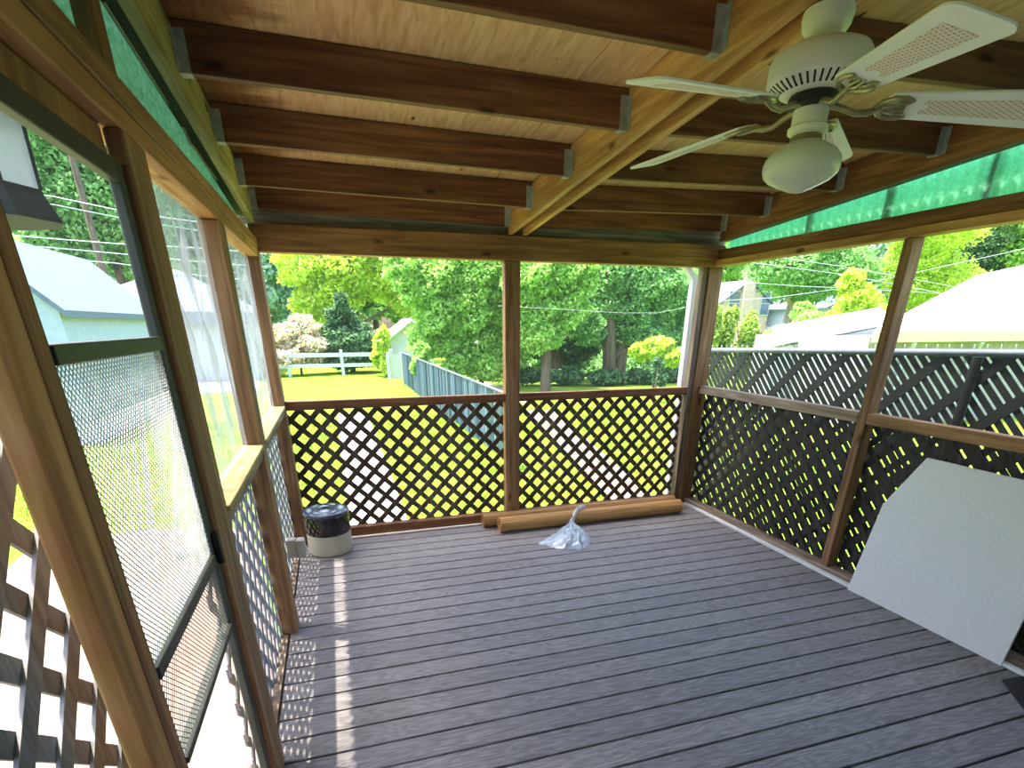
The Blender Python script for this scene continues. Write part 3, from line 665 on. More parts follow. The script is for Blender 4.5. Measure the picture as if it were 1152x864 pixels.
# ------------------------------------------------------------------ board, mat, bag on the right
poly = [(0, 0), (.96, 0), (.96, .95), (.215, .962), (.062, .655), (.066, .64), (.05, .637)]
tag(MB().prism(poly, lambda a, b, t: (3.196+.02*a+b*.05+t, 2.452-a, .0008+b-.0*t), 0, .012).build('foam_board', M['foam'], bevel=.002),
    'large whitish board with one corner cut off, leaning on the right lattice wall', 'board')
tag(MB().prism([(3.08, 1.40), (2.60, .79), (2.95, .55), (3.215, .9), (3.215, 1.39)], lambda a, b, t: (a, b, t), .0008, .008).build('door_mat', M['rubber']), 'dark grey rubber mat on the deck at the lower right edge', 'mat')
m = MB(); n = 16; rows = [(.0, .035, .19), (.1, .043, .2), (.25, .04, .2), (.38, .03, .18), (.43, .015, .15)]; vs = []
for zz, ry, rx in rows:
    for k in range(n):
        a = 2*PI*k/n; c, s = math.cos(a), math.sin(a); vs.append((3.212+math.copysign(abs(c)**.6, c)*ry, 1.17+math.copysign(abs(s)**.6, s)*rx, .009+zz))
m.add(vs, [(i*n+k, i*n+(k+1) % n, (i+1)*n+(k+1) % n, (i+1)*n+k) for i in range(len(rows)-1) for k in range(n)]+[tuple(range(n))[::-1], tuple(range(len(rows)*n-n, len(rows)*n))])
tag(m.build('black_bag', M['black'], smooth=True), 'black flat bag standing by the right wall at the lower right edge', 'bag')

# ------------------------------------------------------------------ garden
G = -.55
def g(u, v): return atz(u, v, G)
tag(MB().add([(-90, -30, G), (110, -30, G), (110, 160, G), (-90, 160, G)], [(0, 1, 2, 3)]).build('ground', M['lawn'], origin=(0, 0, G)), 'sunlit lawn around the porch', kind='structure')
def slab(name, pts, mat, label, h=.02):
    return tag(MB().prism(pts, lambda a, b, t: (a, b, t), G+.001, G+h).build(name, M[mat], origin=(0, 0, G)), label, kind='structure')
slab('path_1', [tuple(g(u, v)[:2]) for u, v in [(379, 466), (413, 465), (466, 606), (394, 606)]], 'concrete', 'pale concrete walk running away behind the back lattice')
slab('path_2', [tuple(g(u, v)[:2]) for u, v in [(524, 428), (540, 428), (592, 446), (592, 455)]], 'concrete', 'pale path beyond the grey fence')
slab('path_4', [tuple(g(u, v)[:2]) for u, v in [(590, 462), (622, 462), (742, 566), (688, 566)]], 'patio', 'pale walk behind the back right lattice')
slab('patio', [(-3.0, YN), (-.52, YN), (-.52, 3.0), (-1.2, 6.6), (-2.3, 6.9), (-3.4, 6.8)], 'patio', 'pinkish concrete patio outside the screen door')
slab('path_3', [tuple(g(u, v)[:2]) for u, v in [(-40, 455), (215, 445), (292, 438), (292, 408), (60, 404), (-200, 420)]], 'drive', 'pale driveway in front of the garage')
# grass blades near the porch: nobody could count them
n = 60000
bx = RNG.uniform(-6, 9, n); by = RNG.uniform(4.75, 15, n)
keep = ~((bx < -.9) & (by < 6.9)); bx, by = bx[keep], by[keep]; n = len(bx)
pth = [(g(379, 466), g(394, 606)), (g(413, 465), g(466, 606))]
def side(p, a, b): return (b[0]-a[0])*(p[1]-a[1])-(b[1]-a[1])*(p[0]-a[0])
ins = (side((bx, by), *pth[0])*side((bx, by), *pth[1]) < 0)
bx, by = bx[~ins], by[~ins]; n = len(bx)
an = RNG.uniform(0, 2*PI, n); hh = RNG.uniform(.03, .075, n); w = .006
vv = np.zeros((n, 3, 3)); vv[:, 0] = np.c_[bx-w*np.cos(an), by-w*np.sin(an), np.full(n, G+.001)]; vv[:, 1] = np.c_[bx+w*np.cos(an), by+w*np.sin(an), np.full(n, G+.001)]
vv[:, 2] = np.c_[bx+RNG.normal(0, .02, n), by+RNG.normal(0, .02, n), G+hh]
def raw_mesh(name, V, k, mat, origin):
    V = V.reshape(-1, 3)-np.array(origin); nf = len(V)//k; me = bpy.data.meshes.new(name)
    me.vertices.add(len(V)); me.vertices.foreach_set('co', V.astype(np.float32).ravel()); me.loops.add(len(V)); me.polygons.add(nf)
    me.loops.foreach_set('vertex_index', np.arange(len(V), dtype=np.int32)); me.polygons.foreach_set('loop_start', np.arange(0, len(V), k, dtype=np.int32))
    me.update(calc_edges=True); me.validate(); me.materials.append(mat)
    return me
go = bpy.data.objects.new('grass', raw_mesh('grass', vv, 3, M['blade'], (0, 0, G))); go.location = (0, 0, G); COL.objects.link(go)
tag(go, 'short sunlit grass of the lawn behind the porch', 'grass', kind='stuff')

# ------------------------------------------------------------------ trees
def leaves(blobs, n, size, origin, up=.9):
    """blobs: (x, y, z, rx, ry, rz) around origin; returns diamond leaves scattered through lumpy crowns"""
    B = np.array(blobs, float); vol = (B[:, 3]*B[:, 4]*B[:, 5])**.7; idx = RNG.choice(len(B), n, p=vol/vol.sum())
    d = RNG.normal(size=(n, 3)); d /= np.linalg.norm(d, axis=1)[:, None]
    rad = RNG.uniform(.35, 1, n)**.45
    lump = 1+.16*np.sin(5*d[:, 0]+3*d[:, 1]+idx)+.12*np.sin(7*d[:, 2]-4*d[:, 0]+2*idx)
    c = B[idx, :3]+d*B[idx, 3:]*(rad*lump)[:, None]
    nrm = RNG.normal(size=(n, 3))+d*.5; nrm[:, 2] += up; nrm /= np.linalg.norm(nrm, axis=1)[:, None]
    t = np.cross(nrm, RNG.normal(size=(n, 3))); t /= np.linalg.norm(t, axis=1)[:, None]; b = np.cross(nrm, t)
    s = size*RNG.uniform(.55, 1.3, n)[:, None]
    V = np.zeros((n, 4, 3)); V[:, 0] = c+t*s*.6; V[:, 1] = c+b*s*.32; V[:, 2] = c-t*s*.6; V[:, 3] = c-b*s*.32
    return V
def tree(label, base, blobs, n, size, mat, trunk_r=.2, bark='bark', cat='tree', name='tree', group=None, trunk_top=None, stems=1):
    """blobs are offsets from the base"""
    e = empty(name, base, label, cat, group)
    V = leaves(blobs, n, size, base)
    c = bpy.data.objects.new('crown', raw_mesh('crown', V, 4, M[mat], (0, 0, 0))); COL.objects.link(c); c.parent = e
    if trunk_r:
        m = MB(); top = trunk_top or max(b[2] for b in blobs)
        for s in range(stems):
            a = 2*PI*s/max(1, stems)+.4; off = .35*trunk_r*(stems > 1)
            lean = Vector((math.cos(a), math.sin(a), 0))*(.12*top if stems > 1 else .02*top)
            m.tube([(off*math.cos(a)*3, off*math.sin(a)*3, -.02), Vector((off*math.cos(a)*3, off*math.sin(a)*3, top*.35))+lean*.3, Vector((0, 0, top*.7))+lean, Vector((0, 0, top))+lean*1.4], [trunk_r*1.25, trunk_r, trunk_r*.75, trunk_r*.3], 10)
        for b in blobs[:7]:
            q = Vector(b[:3]); st = Vector((0, 0, min(top*.75, max(.3, q.z*.55))))
            m.tube([st, st.lerp(q, .5)+Vector((0, 0, .1*q.z*.3)), q+Vector((0, 0, b[5]*.4))], [trunk_r*.5, trunk_r*.35, trunk_r*.12], 7)
        vs = m.v; me = bpy.data.meshes.new('trunk'); me.from_pydata(vs, [], m.f); me.update(); me.materials.append(M[bark])
        t = bpy.data.objects.new('trunk', me); COL.objects.link(t); t.parent = e
    return e
def gb(u, y):                                # ground point under image column u at depth y (column taken on the horizon)
    p = at(u, 371, y); return Vector((p.x, y, G))
def px(y, u=577): return (at(u, 371, y)-EYE).dot(FW)/FPX   # metres per pixel there
def crown(y, u0, blobs):
    """blobs in image terms (u, v, ru, rv) at depth y -> offsets from the base at column u0"""
    b0 = gb(u0, y); res = []
    for u, v, ru, rv in blobs:
        p = at(u, v, y)-b0; k = px(y, u); res.append((p.x, p.y+random.uniform(-.6, .6), p.z, ru*k, (ru+rv)*.5*k, rv*k))
    return b0, res
def itree(label, y, u0, blobs, n, size, mat, **kw):
    b0, bl = crown(y, u0, blobs); return tree(label, b0, bl, n, size, mat, **kw)

itree('bright yellow-green tree behind the dark conifer', 38, 400, [(400, 300, 42, 34), (350, 300, 34, 30), (445, 305, 36, 34), (372, 335, 30, 26), (410, 262, 50, 30), (350, 345, 22, 20), (468, 335, 26, 28)], 34000, .24, 'leaf_lime', trunk_r=.25)
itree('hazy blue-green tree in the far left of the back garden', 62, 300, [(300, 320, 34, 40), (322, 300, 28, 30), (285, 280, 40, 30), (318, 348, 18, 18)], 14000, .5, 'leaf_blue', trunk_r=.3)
e = itree('dark green conifer behind the white rail fence', 30, 392, [(384, 342, 7, 11), (384, 356, 16, 13), (388, 370, 26, 15), (391, 386, 33, 15), (393, 400, 35, 13)], 16000, .2, 'leaf_dark', trunk_r=.12, trunk_top=2.6, name='conifer')
itree('pale pink flowering bush left of the conifer', 29, 332, [(325, 378, 16, 14), (345, 372, 17, 14), (318, 388, 14, 9), (350, 388, 18, 9), (336, 362, 12, 8), (325, 402, 18, 10), (348, 402, 18, 10)], 9000, .15, 'blossom', trunk_r=.05, cat='bush', name='flowering_bush')
itree('large leafy tree hanging over the grey fence, left of the middle post', 21, 540, [(500, 310, 34, 26), (545, 305, 38, 30), (470, 322, 28, 22), (520, 345, 40, 30), (560, 350, 38, 34), (490, 355, 24, 22), (548, 385, 34, 26), (512, 385, 26, 24), (575, 390, 26, 22), (540, 262, 60, 26), (455, 300, 26, 18), (545, 412, 24, 16), (515, 408, 18, 14), (480, 382, 20, 20)], 52000, .145, 'leaf_mid', trunk_r=.09, trunk_top=5)
itree('light green tree just right of the middle post in the back window', 19, 615, [(605, 310, 36, 28), (640, 305, 32, 26), (600, 345, 30, 30), (632, 345, 28, 26), (604, 375, 24, 20), (625, 268, 50, 24)], 40000, .135, 'leaf_mid', trunk_r=.16, trunk_top=4.6)
itree('dark leafy tree with a forked trunk in the back right window', 21, 694, [(690, 310, 40, 26), (735, 318, 38, 28), (665, 340, 30, 26), (705, 350, 34, 24), (745, 350, 32, 26), (672, 372, 24, 18), (725, 378, 30, 14), (715, 270, 60, 24), (652, 366, 22, 18), (770, 335, 22, 26), (765, 372, 20, 20), (640, 352, 26, 22)], 44000, .145, 'leaf_green', trunk_r=.24, trunk_top=5, stems=2)
itree('low dark tree with a thick shaded trunk left of the forked one', 23, 626, [(620, 372, 26, 16), (648, 385, 24, 16), (606, 388, 22, 14), (636, 400, 26, 12)], 12000, .16, 'leaf_dark', trunk_r=.4, trunk_top=3)
itree('young yellowish shrub in front of the forked tree', 17.5, 742, [(742, 392, 18, 12), (728, 396, 13, 9), (752, 402, 13, 9)], 4500, .16, 'leaf_lime', trunk_r=.05, cat='shrub', name='shrub')
itree('small upright green shrub near the white downspout', 15, 744, [(744, 415, 6, 12), (745, 426, 8, 8)], 1800, .12, 'leaf_dark', trunk_r=.03, cat='shrub', name='shrub')
itree('tall shady shrub border behind the trunks in the back right window', 25, 690, [(600, 405, 26, 18), (640, 402, 26, 20), (680, 404, 26, 18), (720, 406, 24, 16), (765, 408, 26, 16), (575, 408, 24, 14), (662, 414, 24, 10), (702, 416, 24, 10), (742, 416, 24, 10)], 22000, .17, 'leaf_green', trunk_r=0, cat='shrub border', name='shrub_border')
itree('low hedge of green undergrowth under the garden trees', 20.5, 640, [(600, 424, 20, 8), (640, 424, 24, 8), (680, 424, 24, 8), (720, 424, 20, 8), (760, 424, 20, 9)], 8000, .2, 'leaf_dark', trunk_r=0, cat='hedge', name='hedge')
itree('green shrub at the far end of the grey fence by the shed', 20, 470, [(472, 400, 9, 14), (476, 416, 10, 10), (466, 412, 6, 9)], 5000, .13, 'leaf_mid', trunk_r=.05, cat='shrub', name='shrub')
itree('yellow-green bush beside the white shed', 27, 430, [(428, 386, 8, 10), (431, 376, 6, 8), (427, 402, 9, 12), (434, 410, 7, 10)], 3000, .2, 'leaf_lime', trunk_r=.05, cat='bush', name='bush')
# right side
for k, (u, h, lab) in enumerate([(800, 350, 'left-most'), (818, 352, 'second'), (836, 350, 'third'), (856, 356, 'right-most')]):
    itree(f'{lab} of the four upright yellow-green hedge conifers before the brick house', 17, u, [(u, h+4, 3.5, 10), (u, h+22, 7, 15), (u, h+44, 9, 18), (u, h+64, 9, 14)], 3800, .13, 'leaf_arbor', trunk_r=.05, trunk_top=2, cat='conifer', name='arborvitae', group='hedge conifers')
itree('leafy green tree rising behind the brick house', 58, 815, [(812, 296, 30, 18), (790, 305, 24, 22), (840, 290, 30, 16), (820, 270, 50, 18), (868, 318, 18, 16)], 9000, .4, 'leaf_mid', trunk_r=.3)
itree('big tree with a pale bare trunk right of the brick house', 34, 884, [(880, 300, 46, 26), (930, 296, 40, 26), (905, 325, 34, 16), (960, 310, 30, 24), (890, 262, 70, 26)], 24000, .24, 'leaf_green', trunk_r=.34, bark='bark_pale', trunk_top=5.5)
itree('bright green young tree between the two neighbouring houses', 24, 965, [(962, 318, 12, 14), (965, 340, 22, 16), (955, 356, 20, 12), (980, 352, 20, 12)], 6500, .2, 'leaf_lime', trunk_r=.08)
itree('leafy shrubs below the pale trunk by the right fence', 26, 905, [(905, 365, 24, 12), (925, 372, 20, 10), (885, 376, 18, 10), (912, 352, 14, 10)], 5500, .22, 'leaf_mid', trunk_r=.05, cat='shrub', name='shrub')
itree('tall yellow-green tree behind the metal roof, left part', 32, 1045, [(1040, 290, 34, 32), (1060, 320, 36, 24), (1025, 325, 26, 22), (1045, 255, 50, 28)], 24000, .2, 'leaf_lime', trunk_r=.22)
itree('dark green tree behind the metal roof at the right edge', 38, 1105, [(1105, 288, 28, 26), (1120, 262, 40, 24), (1090, 315, 26, 18)], 14000, .24, 'leaf_dark', trunk_r=.22)
itree('mid green tree at the right edge of the near window', 36, 1160, [(1150, 280, 28, 26), (1175, 300, 34, 30), (1160, 250, 40, 20)], 9000, .32, 'leaf_mid', trunk_r=.22)
# left side
for k, (u, lab) in enumerate([(60, 'left-most'), (105, 'middle'), (150, 'right-most')]):
    itree(f'{lab} of the tall dark trees behind the left garage', 44, u, [(u, 160, 34, 44), (u+12, 225, 36, 40), (u-16, 200, 30, 40), (u+4, 275, 30, 34)], 18000, .3, 'leaf_green', trunk_r=.3, group='tall trees behind the garage')
itree('rounded bright green bush between the left house and the garage roof', 22, 85, [(85, 318, 18, 12), (72, 330, 14, 12), (100, 322, 12, 10), (85, 342, 16, 14)], 9000, .14, 'leaf_lime', trunk_r=.06, cat='bush', name='bush')
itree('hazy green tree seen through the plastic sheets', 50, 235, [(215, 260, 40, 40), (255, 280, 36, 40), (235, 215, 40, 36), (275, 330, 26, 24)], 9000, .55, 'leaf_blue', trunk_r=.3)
# far treeline
for i, u in enumerate(range(-60, 1300, 68)):
    y = 75+random.uniform(-6, 10); u2 = u+random.uniform(-12, 12); t = random.uniform(-14, 14)
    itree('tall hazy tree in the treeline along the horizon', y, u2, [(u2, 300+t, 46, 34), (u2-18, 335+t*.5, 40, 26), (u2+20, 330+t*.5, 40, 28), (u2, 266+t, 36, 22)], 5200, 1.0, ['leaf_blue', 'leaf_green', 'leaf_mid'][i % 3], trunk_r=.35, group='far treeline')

# ------------------------------------------------------------------ fences in the garden
yF = 30.
def gz(u, v, y): return at(u, v, y)
f = empty('rail_fence', (gb(380, 28).x, 28, G), 'white two-rail fence at the end of the lawn before the conifer', 'fence')
fx = [at(u, 400, 28).x for u in (262, 323, 384, 440)]
for x in fx: MB().box(x-.07, x+.07, 27.93, 28.07, G, at(384, 395, 28).z+.06).build('post', M['vinyl'], f, bevel=.01)
for v0, v1 in ((397, 401.5), (409, 413)):
    MB().box(fx[0], fx[-1], 27.97, 28.03, at(380, v1, 28).z, at(380, v0, 28).z).build('rail', M['vinyl'], f)
gt = empty('garden_gate', (at(446, 410, 25).x, 25, G), 'white garden gate at the right end of the rail fence', 'gate')
xa, xb = at(437, 410, 25).x, at(453, 410, 25).x; zt = at(446, 399, 25).z
for x in (xa, xb): MB().box(x-.06, x+.06, 24.94, 25.06, G, zt+.08).build('post', M['vinyl'], gt)
pk = MB(); nb = 7
for i in range(nb):
    x = xa+.08+(xb-xa-.16)*(i+.5)/nb; pk.box(x-.035, x+.035, 24.98, 25.0, G+.06, zt)
pk.build('pickets', M['vinyl'], gt); MB().box(xa+.06, xb-.06, 25.001, 25.04, zt-.2, zt-.1).build('rail', M['vinyl'], gt); MB().box(xa+.06, xb-.06, 25.001, 25.04, G+.2, G+.3).build('rail', M['vinyl'], gt)
# grey slatted chain-link fence running from the gate towards the viewer
pA, pB = at(453, 405, 23), atz(580, 447, .62)
zA, zB = .66, .62
A2, B2 = Vector((pA.x, pA.y, 0)), Vector((pB.x, pB.y, 0))
cf = empty('chain_link_fence', (A2.x, A2.y, G), 'low blue-grey slatted chain-link fence crossing the lawn behind the back wall', 'fence')
dd = (B2-A2); ln = dd.length; dn = dd.normalized(); pn = Vector((-dn.y, dn.x, 0))
for t in (0, .2, .42, .62, .8, 1.0):
    p = A2+dd*t; MB().tube([(p.x, p.y, G), (p.x, p.y, zA+(zB-zA)*t+.04)], .03, 10).build('post', M['fence_pipe'], cf, smooth=True)
MB().tube([(A2.x, A2.y, zA), (B2.x, B2.y, zB)], .022, 8).build('top_rail', M['fence_pipe'], cf, smooth=True)
sm = MB(); ns_ = int(ln/.16)
for i in range(ns_):
    t0, t1 = (i+.1)/ns_, (i+.78)/ns_; p, q = A2+dd*t0, A2+dd*t1; o = pn*.006
    sm.hexa([(p-o).to_tuple()[:2]+(G+.05,), (q-o).to_tuple()[:2]+(G+.05,), (q+o).to_tuple()[:2]+(G+.05,), (p+o).to_tuple()[:2]+(G+.05,), (p-o).to_tuple()[:2]+(zA-.03,), (q-o).to_tuple()[:2]+(zA-.03,), (q+o).to_tuple()[:2]+(zA-.03,), (p+o).to_tuple()[:2]+(zA-.03,)])
sm.build('slats', M['slat_blue'], cf)

# black privacy fence beside the porch
XF = 3.78
pf = empty('privacy_fence', (XF, 3, G), 'black slatted privacy fence with a grey top rail beyond the right wall', 'fence')
zf = lambda y: 1.452-.032*(y-4.5)
ff = lambda a, b, t: (XF+t, a, b-.032*(a-4.5))
sm = MB(); slats(sm, -1., 5.33, G+.05, 1.43, ff, .0755, .0385, 0, .004, 1, .02)
sm.build('slats', M['slat_black'], pf)
sm = MB(); slats(sm, -1., 5.33, G+.05, 1.43, ff, .37, .07, -.006, -.001, -1, .18)
sm.build('cross_slats', M['slat_black'], pf)
MB().tube([(XF, -1, zf(-1)), (XF, 5.33, zf(5.33))], .022, 12).build('top_rail', M['fence_pipe'], pf, smooth=True)
tp = None
for i in range(56):
    y = 1.1+i*.0755; z = zf(y)+.02
    if tp is None:
        tp = MB().tube([(XF-.006, y-.006, z), (XF, y, z+.022), (XF+.006, y+.004, z+.027)], .003, 5).build('wire_tip', M['steel'], pf); tb = (tp.location.copy(), y, z)
    else:
        c = tp.copy(); COL.objects.link(c); c.parent = pf; c.location = tb[0]+Vector((0, y-tb[1], z-tb[2]))
for y in (-.4, 2.46, 5.3):
    MB().tube([(XF-.045, y, G), (XF-.045, y, zf(y)-.02)], .028, 12).build('post', M['slat_black'], pf, smooth=True)

# ------------------------------------------------------------------ downspout at the corner
ds = empty('downspout', (3.28, 4.835, G), 'white downspout standing outside the back right corner post', 'downspout')
MB().box(3.25, 3.31, 4.80, 4.87, G+.1, 2.06).build('pipe', M['vinyl'], ds, bevel=.01)
MB().hexa([(3.25, 4.80, 2.05), (3.31, 4.80, 2.05), (3.31, 4.87, 2.05), (3.25, 4.87, 2.05), (3.06, 4.80, 2.24), (3.12, 4.80, 2.24), (3.12, 4.87, 2.24), (3.06, 4.87, 2.24)]).build('elbow', M['vinyl'], ds)

# ------------------------------------------------------------------ buildings
def gable(e, x0, x1, y0, y1, ze, zr, wall, roof, ridge='y', over=.25, fas='fascia', th=.12):
    MB().box(x0, x1, y0, y1, G, ze).build('wall', M[wall], e)
    m = MB()
    if ridge == 'y':
        xm = (x0+x1)/2
        MB().prism([(x0, ze), (x1, ze), (xm, zr)], lambda a, b, t: (a, t, b), y0, y1).build('gable_wall', M[wall], e)
        for xa, s in ((x0-over, 1), (x1+over, -1)):
            zl = ze-(zr-ze)*over/((x1-x0)/2)
            m.add([(xa, y0-over, zl), (xm, y0-over, zr), (xm, y1+over, zr), (xa, y1+over, zl), (xa, y0-over, zl+th), (xm, y0-over, zr+th), (xm, y1+over, zr+th), (xa, y1+over, zl+th)], [(0, 1, 2, 3), (4, 5, 6, 7), (0, 1, 5, 4), (2, 3, 7, 6), (3, 0, 4, 7), (1, 2, 6, 5)])
    else:
        ym = (y0+y1)/2
        MB().prism([(y0, ze), (y1, ze), (ym, zr)], lambda a, b, t: (t, a, b), x0, x1).build('gable_wall', M[wall], e)
        for ya in (y0-over, y1+over):
            zl = ze-(zr-ze)*over/((y1-y0)/2)
            m.add([(x0-over, ya, zl), (x1+over, ya, zl), (x1+over, ym, zr), (x0-over, ym, zr), (x0-over, ya, zl+th), (x1+over, ya, zl+th), (x1+over, ym, zr+th), (x0-over, ym, zr+th)], [(0, 1, 2, 3), (4, 5, 6, 7), (0, 1, 5, 4), (2, 3, 7, 6), (3, 0, 4, 7), (1, 2, 6, 5)])
    m.build('roof', M[roof], e)
def windows(e, lst):
    for (x, y, z, w, h) in lst:
        fme = MB().box(x-w/2-.08, x+w/2+.08, y-.06, y, z-.08, z+h+.08).build('window', M['vinyl'], e)
        MB().box(x-w/2, x+w/2, y-.07, y-.061, z, z+h/2-.03).box(x-w/2, x+w/2, y-.07, y-.061, z+h/2+.03, z+h).build('pane', M['window_glass'], fme)
# white shed beyond the gate
y = 30; xa, xb = at(439, 385, y).x, at(487, 385, y).x
e = empty('shed', ((xa+xb)/2, y, G), 'small white shed half hidden by trees behind the garden gate', 'shed')
gable(e, xa, xb, y, y+3, at(445, 380, y).z, at(450, 361, y).z, 'vinyl', 'roof_pale', over=.5)
# pale house behind the garden trees
y = 33; xa, xb = at(712, 385, y).x, at(776, 385, y).x
e = empty('house', ((xa+xb)/2, y, G), 'pale bluish house behind the trees in the back right window', 'house')
gable(e, xa, xb, y, y+8, at(750, 372, y).z, at(750, 335, y).z, 'siding', 'roof_grey', 'x')
windows(e, [(at(764, 385, y).x, y, at(764, 398, y).z, .9, 1.2)])
y = 36; xa, xb = at(540, 405, y).x, at(640, 405, y).x
e = empty('garage', ((xa+xb)/2, y, G), 'low white garage glimpsed under the trees beside the middle post', 'garage')
gable(e, xa, xb, y, y+6, at(575, 392, y).z, at(575, 372, y).z, 'vinyl', 'roof_pale', 'x')
# brick house with chimney
y = 46; xa, xb = at(812, 340, y).x, at(866, 340, y).x
e = empty('house', ((xa+xb)/2, y, G), 'tan brick house with a tall chimney above the hedge conifers', 'house')
gable(e, xa, xb, y, y+9, at(838, 340, y).z, at(838, 316, y).z, 'brick', 'roof_grey')
xc = at(841, 320, y).x
MB().box(xc-.55, xc+.55, y-.5, y-.01, G, at(841, 306, y).z).box(xc-.7, xc+.7, y-.6, y+.05, at(841, 309, y).z, at(841, 306, y).z+.15).build('chimney', M['brick'], e)
windows(e, [(at(824, 350, y).x, y, at(824, 354, y).z, 1.1, 1.9), (at(859, 350, y).x, y, at(859, 354, y).z, .9, 1.9)])
# pale blue gabled house
y = 40; xa, xb = at(930, 350, y).x, at(1012, 350, y).x
e = empty('house', ((xa+xb)/2, y, G), 'pale blue gabled house behind the young bright green tree', 'house')
gable(e, xa, xb, y, y+8, at(935, 346, y).z, at(970, 322, y).z, 'siding', 'roof_grey')
# neighbour's building with the bright metal roof
y = 9.5
e = empty('garage', (11, 10, G), 'low neighbouring building with a bright white metal roof right of the right fence', 'garage')
E0, E1 = at(985, 374, y), at(1260, 374, y); R0, R1 = at(1098, 313, y+4.2), at(1330, 262, y+4.2)
L0 = at(862, 389, y+2.0); L1 = at(1000, 352, y+2.2)
m = MB(); th = Vector((0, 0, .08))
def quad(m, p): m.hexa([q for q in p]+[q+th for q in p])
quad(m, [E0, E1, R1, R0])
m.build('roof', M['roof_pale'], e)
sm_ = MB()
for k in range(1, 9):                      # standing seams
    a = E0.lerp(E1, k/9)+th; b = R0.lerp(R1, k/9)+th; sm_.tube([a, b], .018, 6)
sm_.build('roof_seams', M['vinyl'], e)
MB().box(E0.x-.02, E1.x, y-.05, y+.04, E0.z-.2, E0.z+.02).build('gutter', M['cream'], e, bevel=.01)
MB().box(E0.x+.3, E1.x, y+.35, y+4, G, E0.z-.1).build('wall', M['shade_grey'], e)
for u in (1031, 1107):
    p = at(u, 380, y); MB().tube([p+Vector((0, .0, -.1)), p+Vector((.1, .1, -.2)), p+Vector((.16, .3, -.34)), p+Vector((.16, .32, -1.6))], .045, 8).build('downspout', M['vinyl'], e, smooth=True)
y2 = y+2.4
p0, p1, p2 = at(868, 390, y2), at(1010, 363, y2), at(1010, 392, y2)
e2 = empty('lean_to', (p1.x, y2, G), 'white lean-to with a sloping roof left of the metal-roofed building', 'shed')
MB().prism([(p0.x+.2, G), (p1.x, G), (p1.x, p1.z-.05), (p0.x+.2, p0.z-.05)], lambda a, b, t: (a, t, b), y2+.1, y2+.25).build('wall', M['vinyl'], e2)
d_ = Vector((2.2, 2.6, .35)); m = MB(); q = [p0, p1, p1+d_, p0+d_]; m.hexa(q+[a+Vector((0, 0, .1)) for a in q]); m.build('roof', M['roof_pale'], e2)
# left: garage and house
y = 27; xa, xb = at(66, 380, y).x, at(284, 380, y).x
e = empty('garage', ((xa+xb)/2, y, G), 'long white garage with a pale blue roof beyond the driveway on the left', 'garage')
ze = at(150, 352, y).z
MB().box(xa, xb, y, y+7, G, ze).build('wall', M['vinyl'], e)
zr = at(180, 303, y+3.5).z; o = .35
rf = MB(); A_, B_, C_, D_ = (xa-o, y-o, ze), (xb+o, y-o, ze), (xb+o, y+7+o, ze), (xa-o, y+7+o, ze); r0, r1 = (xa+3.6, y+3.5, zr), (xb-3.0, y+3.5, zr)
rf.add([A_, B_, C_, D_, r0, r1], [(0, 1, 5, 4), (1, 2, 5), (2, 3, 4, 5), (3, 0, 4), (3, 2, 1, 0)]); rf.build('roof', M['roof_grey'], e)
MB().box(xa-o-.02, xb+o, y-o-.06, y-o, ze-.42, ze+.06).build('fascia', M['fascia'], e)
dw = MB().box(at(110, 380, y).x, at(190, 380, y).x, y-.05, y-.001, G, ze-.7).build('garage_door', M['siding'], e)
y = 13; xa, xb = at(-120, 350, y).x, at(66, 350, y).x
e = empty('house', ((xa+xb)/2, y, G), 'white house gable at the far left behind the large post', 'house')
gable(e, xa, xb, y, y+6, at(66, 347, y).z, at(20, 262, y).z, 'siding', 'roof_grey', over=.15)

# lamp post outside the door
LX, LY = -1.08, 2.58
lp = empty('lamp_post', (LX, LY, G), 'black lamp post lantern with white glass outside the screen door', 'lamp')
zb_ = 2.0
MB().tube([(LX, LY, G), (LX, LY, zb_)], .022, 16).build('pole', M['black'], lp, smooth=True)
MB().lathe([(0, zb_), (.222, zb_), (.22, zb_+.012), (.205, zb_+.05), (.192, zb_+.08), (.188, zb_+.098), (0, zb_+.099)], (LX, LY, 0), 8).build('lantern_base', M['black'], lp)
MB().lathe([(.184, zb_+.1), (.19, zb_+.30)], (LX, LY, 0), 8).build('glass_panels', M['lantern_glass'], lp)
fr_ = MB()
for k in range(8):
    a = 2*PI*k/8; fr_.tube([(LX+.186*math.cos(a), LY+.186*math.sin(a), zb_+.098), (LX+.193*math.cos(a), LY+.193*math.sin(a), zb_+.302)], .006, 6)
fr_.build('glazing_bars', M['black'], lp)
MB().lathe([(0, zb_+.46), (.06, zb_+.44), (.12, zb_+.38), (.215, zb_+.325), (.22, zb_+.302), (0, zb_+.301)], (LX, LY, 0), 8).build('lantern_roof', M['black'], lp)

# utility pole and power lines
p = at(101, 250, 32)
up_ = empty('utility_pole', (p.x, 32, G), 'tall wooden utility pole behind the left garage', 'utility pole')
MB().tube([(p.x, 32, G), (p.x, 32, 12)], [.16, .1], 10).build('pole', M['bark'], up_, smooth=True)
MB().box(p.x-1.1, p.x+1.1, 31.85, 31.97, 10.6, 10.75).build('cross_arm', M['bark'], up_)
def wire(label, y, pts, grp, r=.018):
    P = [at(u, v, y) for u, v in pts]; tag(MB().tube(P, r, 6).build('power_line', M['vinyl']), label, 'wire', grp)
gl = 'power lines seen through the screen door'
wire('highest power line seen through the screen door', 30, [(-60, 205), (60, 221), (150, 240), (240, 252), (300, 262)], gl)
wire('second highest power line seen through the screen door', 30, [(-60, 214), (60, 230), (150, 248), (240, 262), (300, 272)], gl)
wire('middle power line seen through the screen door', 30, [(-60, 258), (40, 267), (130, 274), (240, 280), (300, 286)], gl)
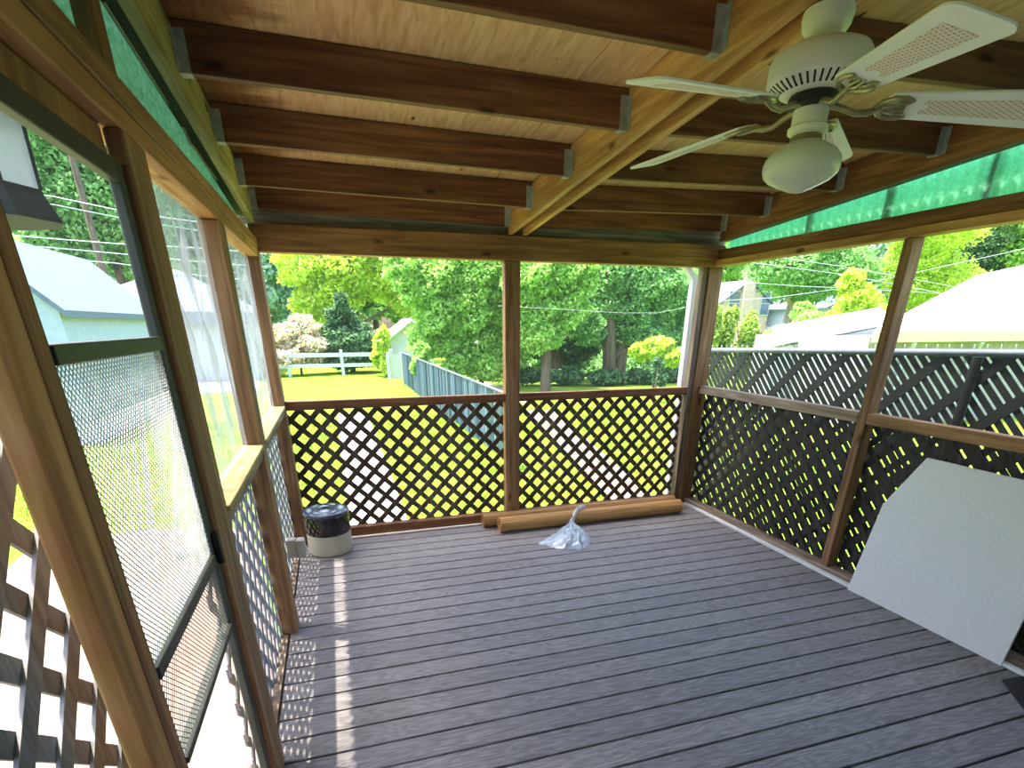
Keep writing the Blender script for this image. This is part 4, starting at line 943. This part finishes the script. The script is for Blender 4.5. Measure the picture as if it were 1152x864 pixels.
wire('fourth power line from the top seen through the screen door', 30, [(-60, 270), (50, 278), (130, 285), (240, 296), (300, 300)], gl)
wire('lowest power line seen through the screen door', 30, [(-60, 284), (50, 290), (130, 296), (240, 312), (300, 316)], gl)
gl = 'power lines over the brick house'
wire('highest power line over the brick house and right window', 28, [(700, 270), (850, 286), (950, 300), (1060, 320), (1152, 338)], gl, .014)
wire('second power line from the top over the brick house', 28, [(700, 278), (850, 296), (950, 309), (1060, 330), (1152, 346)], gl, .014)
wire('lower slack power line crossing right of the brick chimney', 28, [(700, 338), (845, 318), (900, 322), (950, 324), (1060, 330)], gl, .014)
wire('lowest power line rising to the right past the pale trunk', 28, [(780, 340), (870, 335), (950, 324), (1060, 300), (1152, 280)], gl, .014)
wire('thin wire across the dark trees in the back right window', 16, [(560, 344), (650, 349), (700, 352), (740, 352), (800, 340)], 'wire in the garden', .004)

# ------------------------------------------------------------------ light
w = bpy.data.worlds.new('world'); S.world = w; w.use_nodes = True; nt = w.node_tree; nt.nodes.clear()
sky = nt.nodes.new('ShaderNodeTexSky'); sky.sky_type = 'NISHITA'; sky.sun_disc = False; sky.sun_elevation = math.radians(70); sky.sun_rotation = math.radians(-60); sky.air_density = 1.2; sky.dust_density = 4.5; sky.ozone_density = .35
bgn = nt.nodes.new('ShaderNodeBackground'); bgn.inputs[1].default_value = .36; o = nt.nodes.new('ShaderNodeOutputWorld')
nt.links.new(sky.outputs[0], bgn.inputs[0]); nt.links.new(bgn.outputs[0], o.inputs[0])
sl = bpy.data.lights.new('sun', 'SUN'); sl.energy = 5.6; sl.angle = math.radians(.6); sl.color = (1, .9, .72)
so = bpy.data.objects.new('sun', sl); COL.objects.link(so); so.rotation_euler = Vector((-.18, .09, 1)).to_track_quat('Z', 'Y').to_euler(); so.location = (-3, 2, 12)

S.view_settings.view_transform = 'Standard'; S.view_settings.look = 'None'; S.view_settings.gamma = 1; S.view_settings.use_curve_mapping = False
S.view_settings.exposure = 1.6
S.cycles.max_bounces = 12; S.cycles.transparent_max_bounces = 24; S.cycles.diffuse_bounces = 6
S.cycles.use_denoising = True
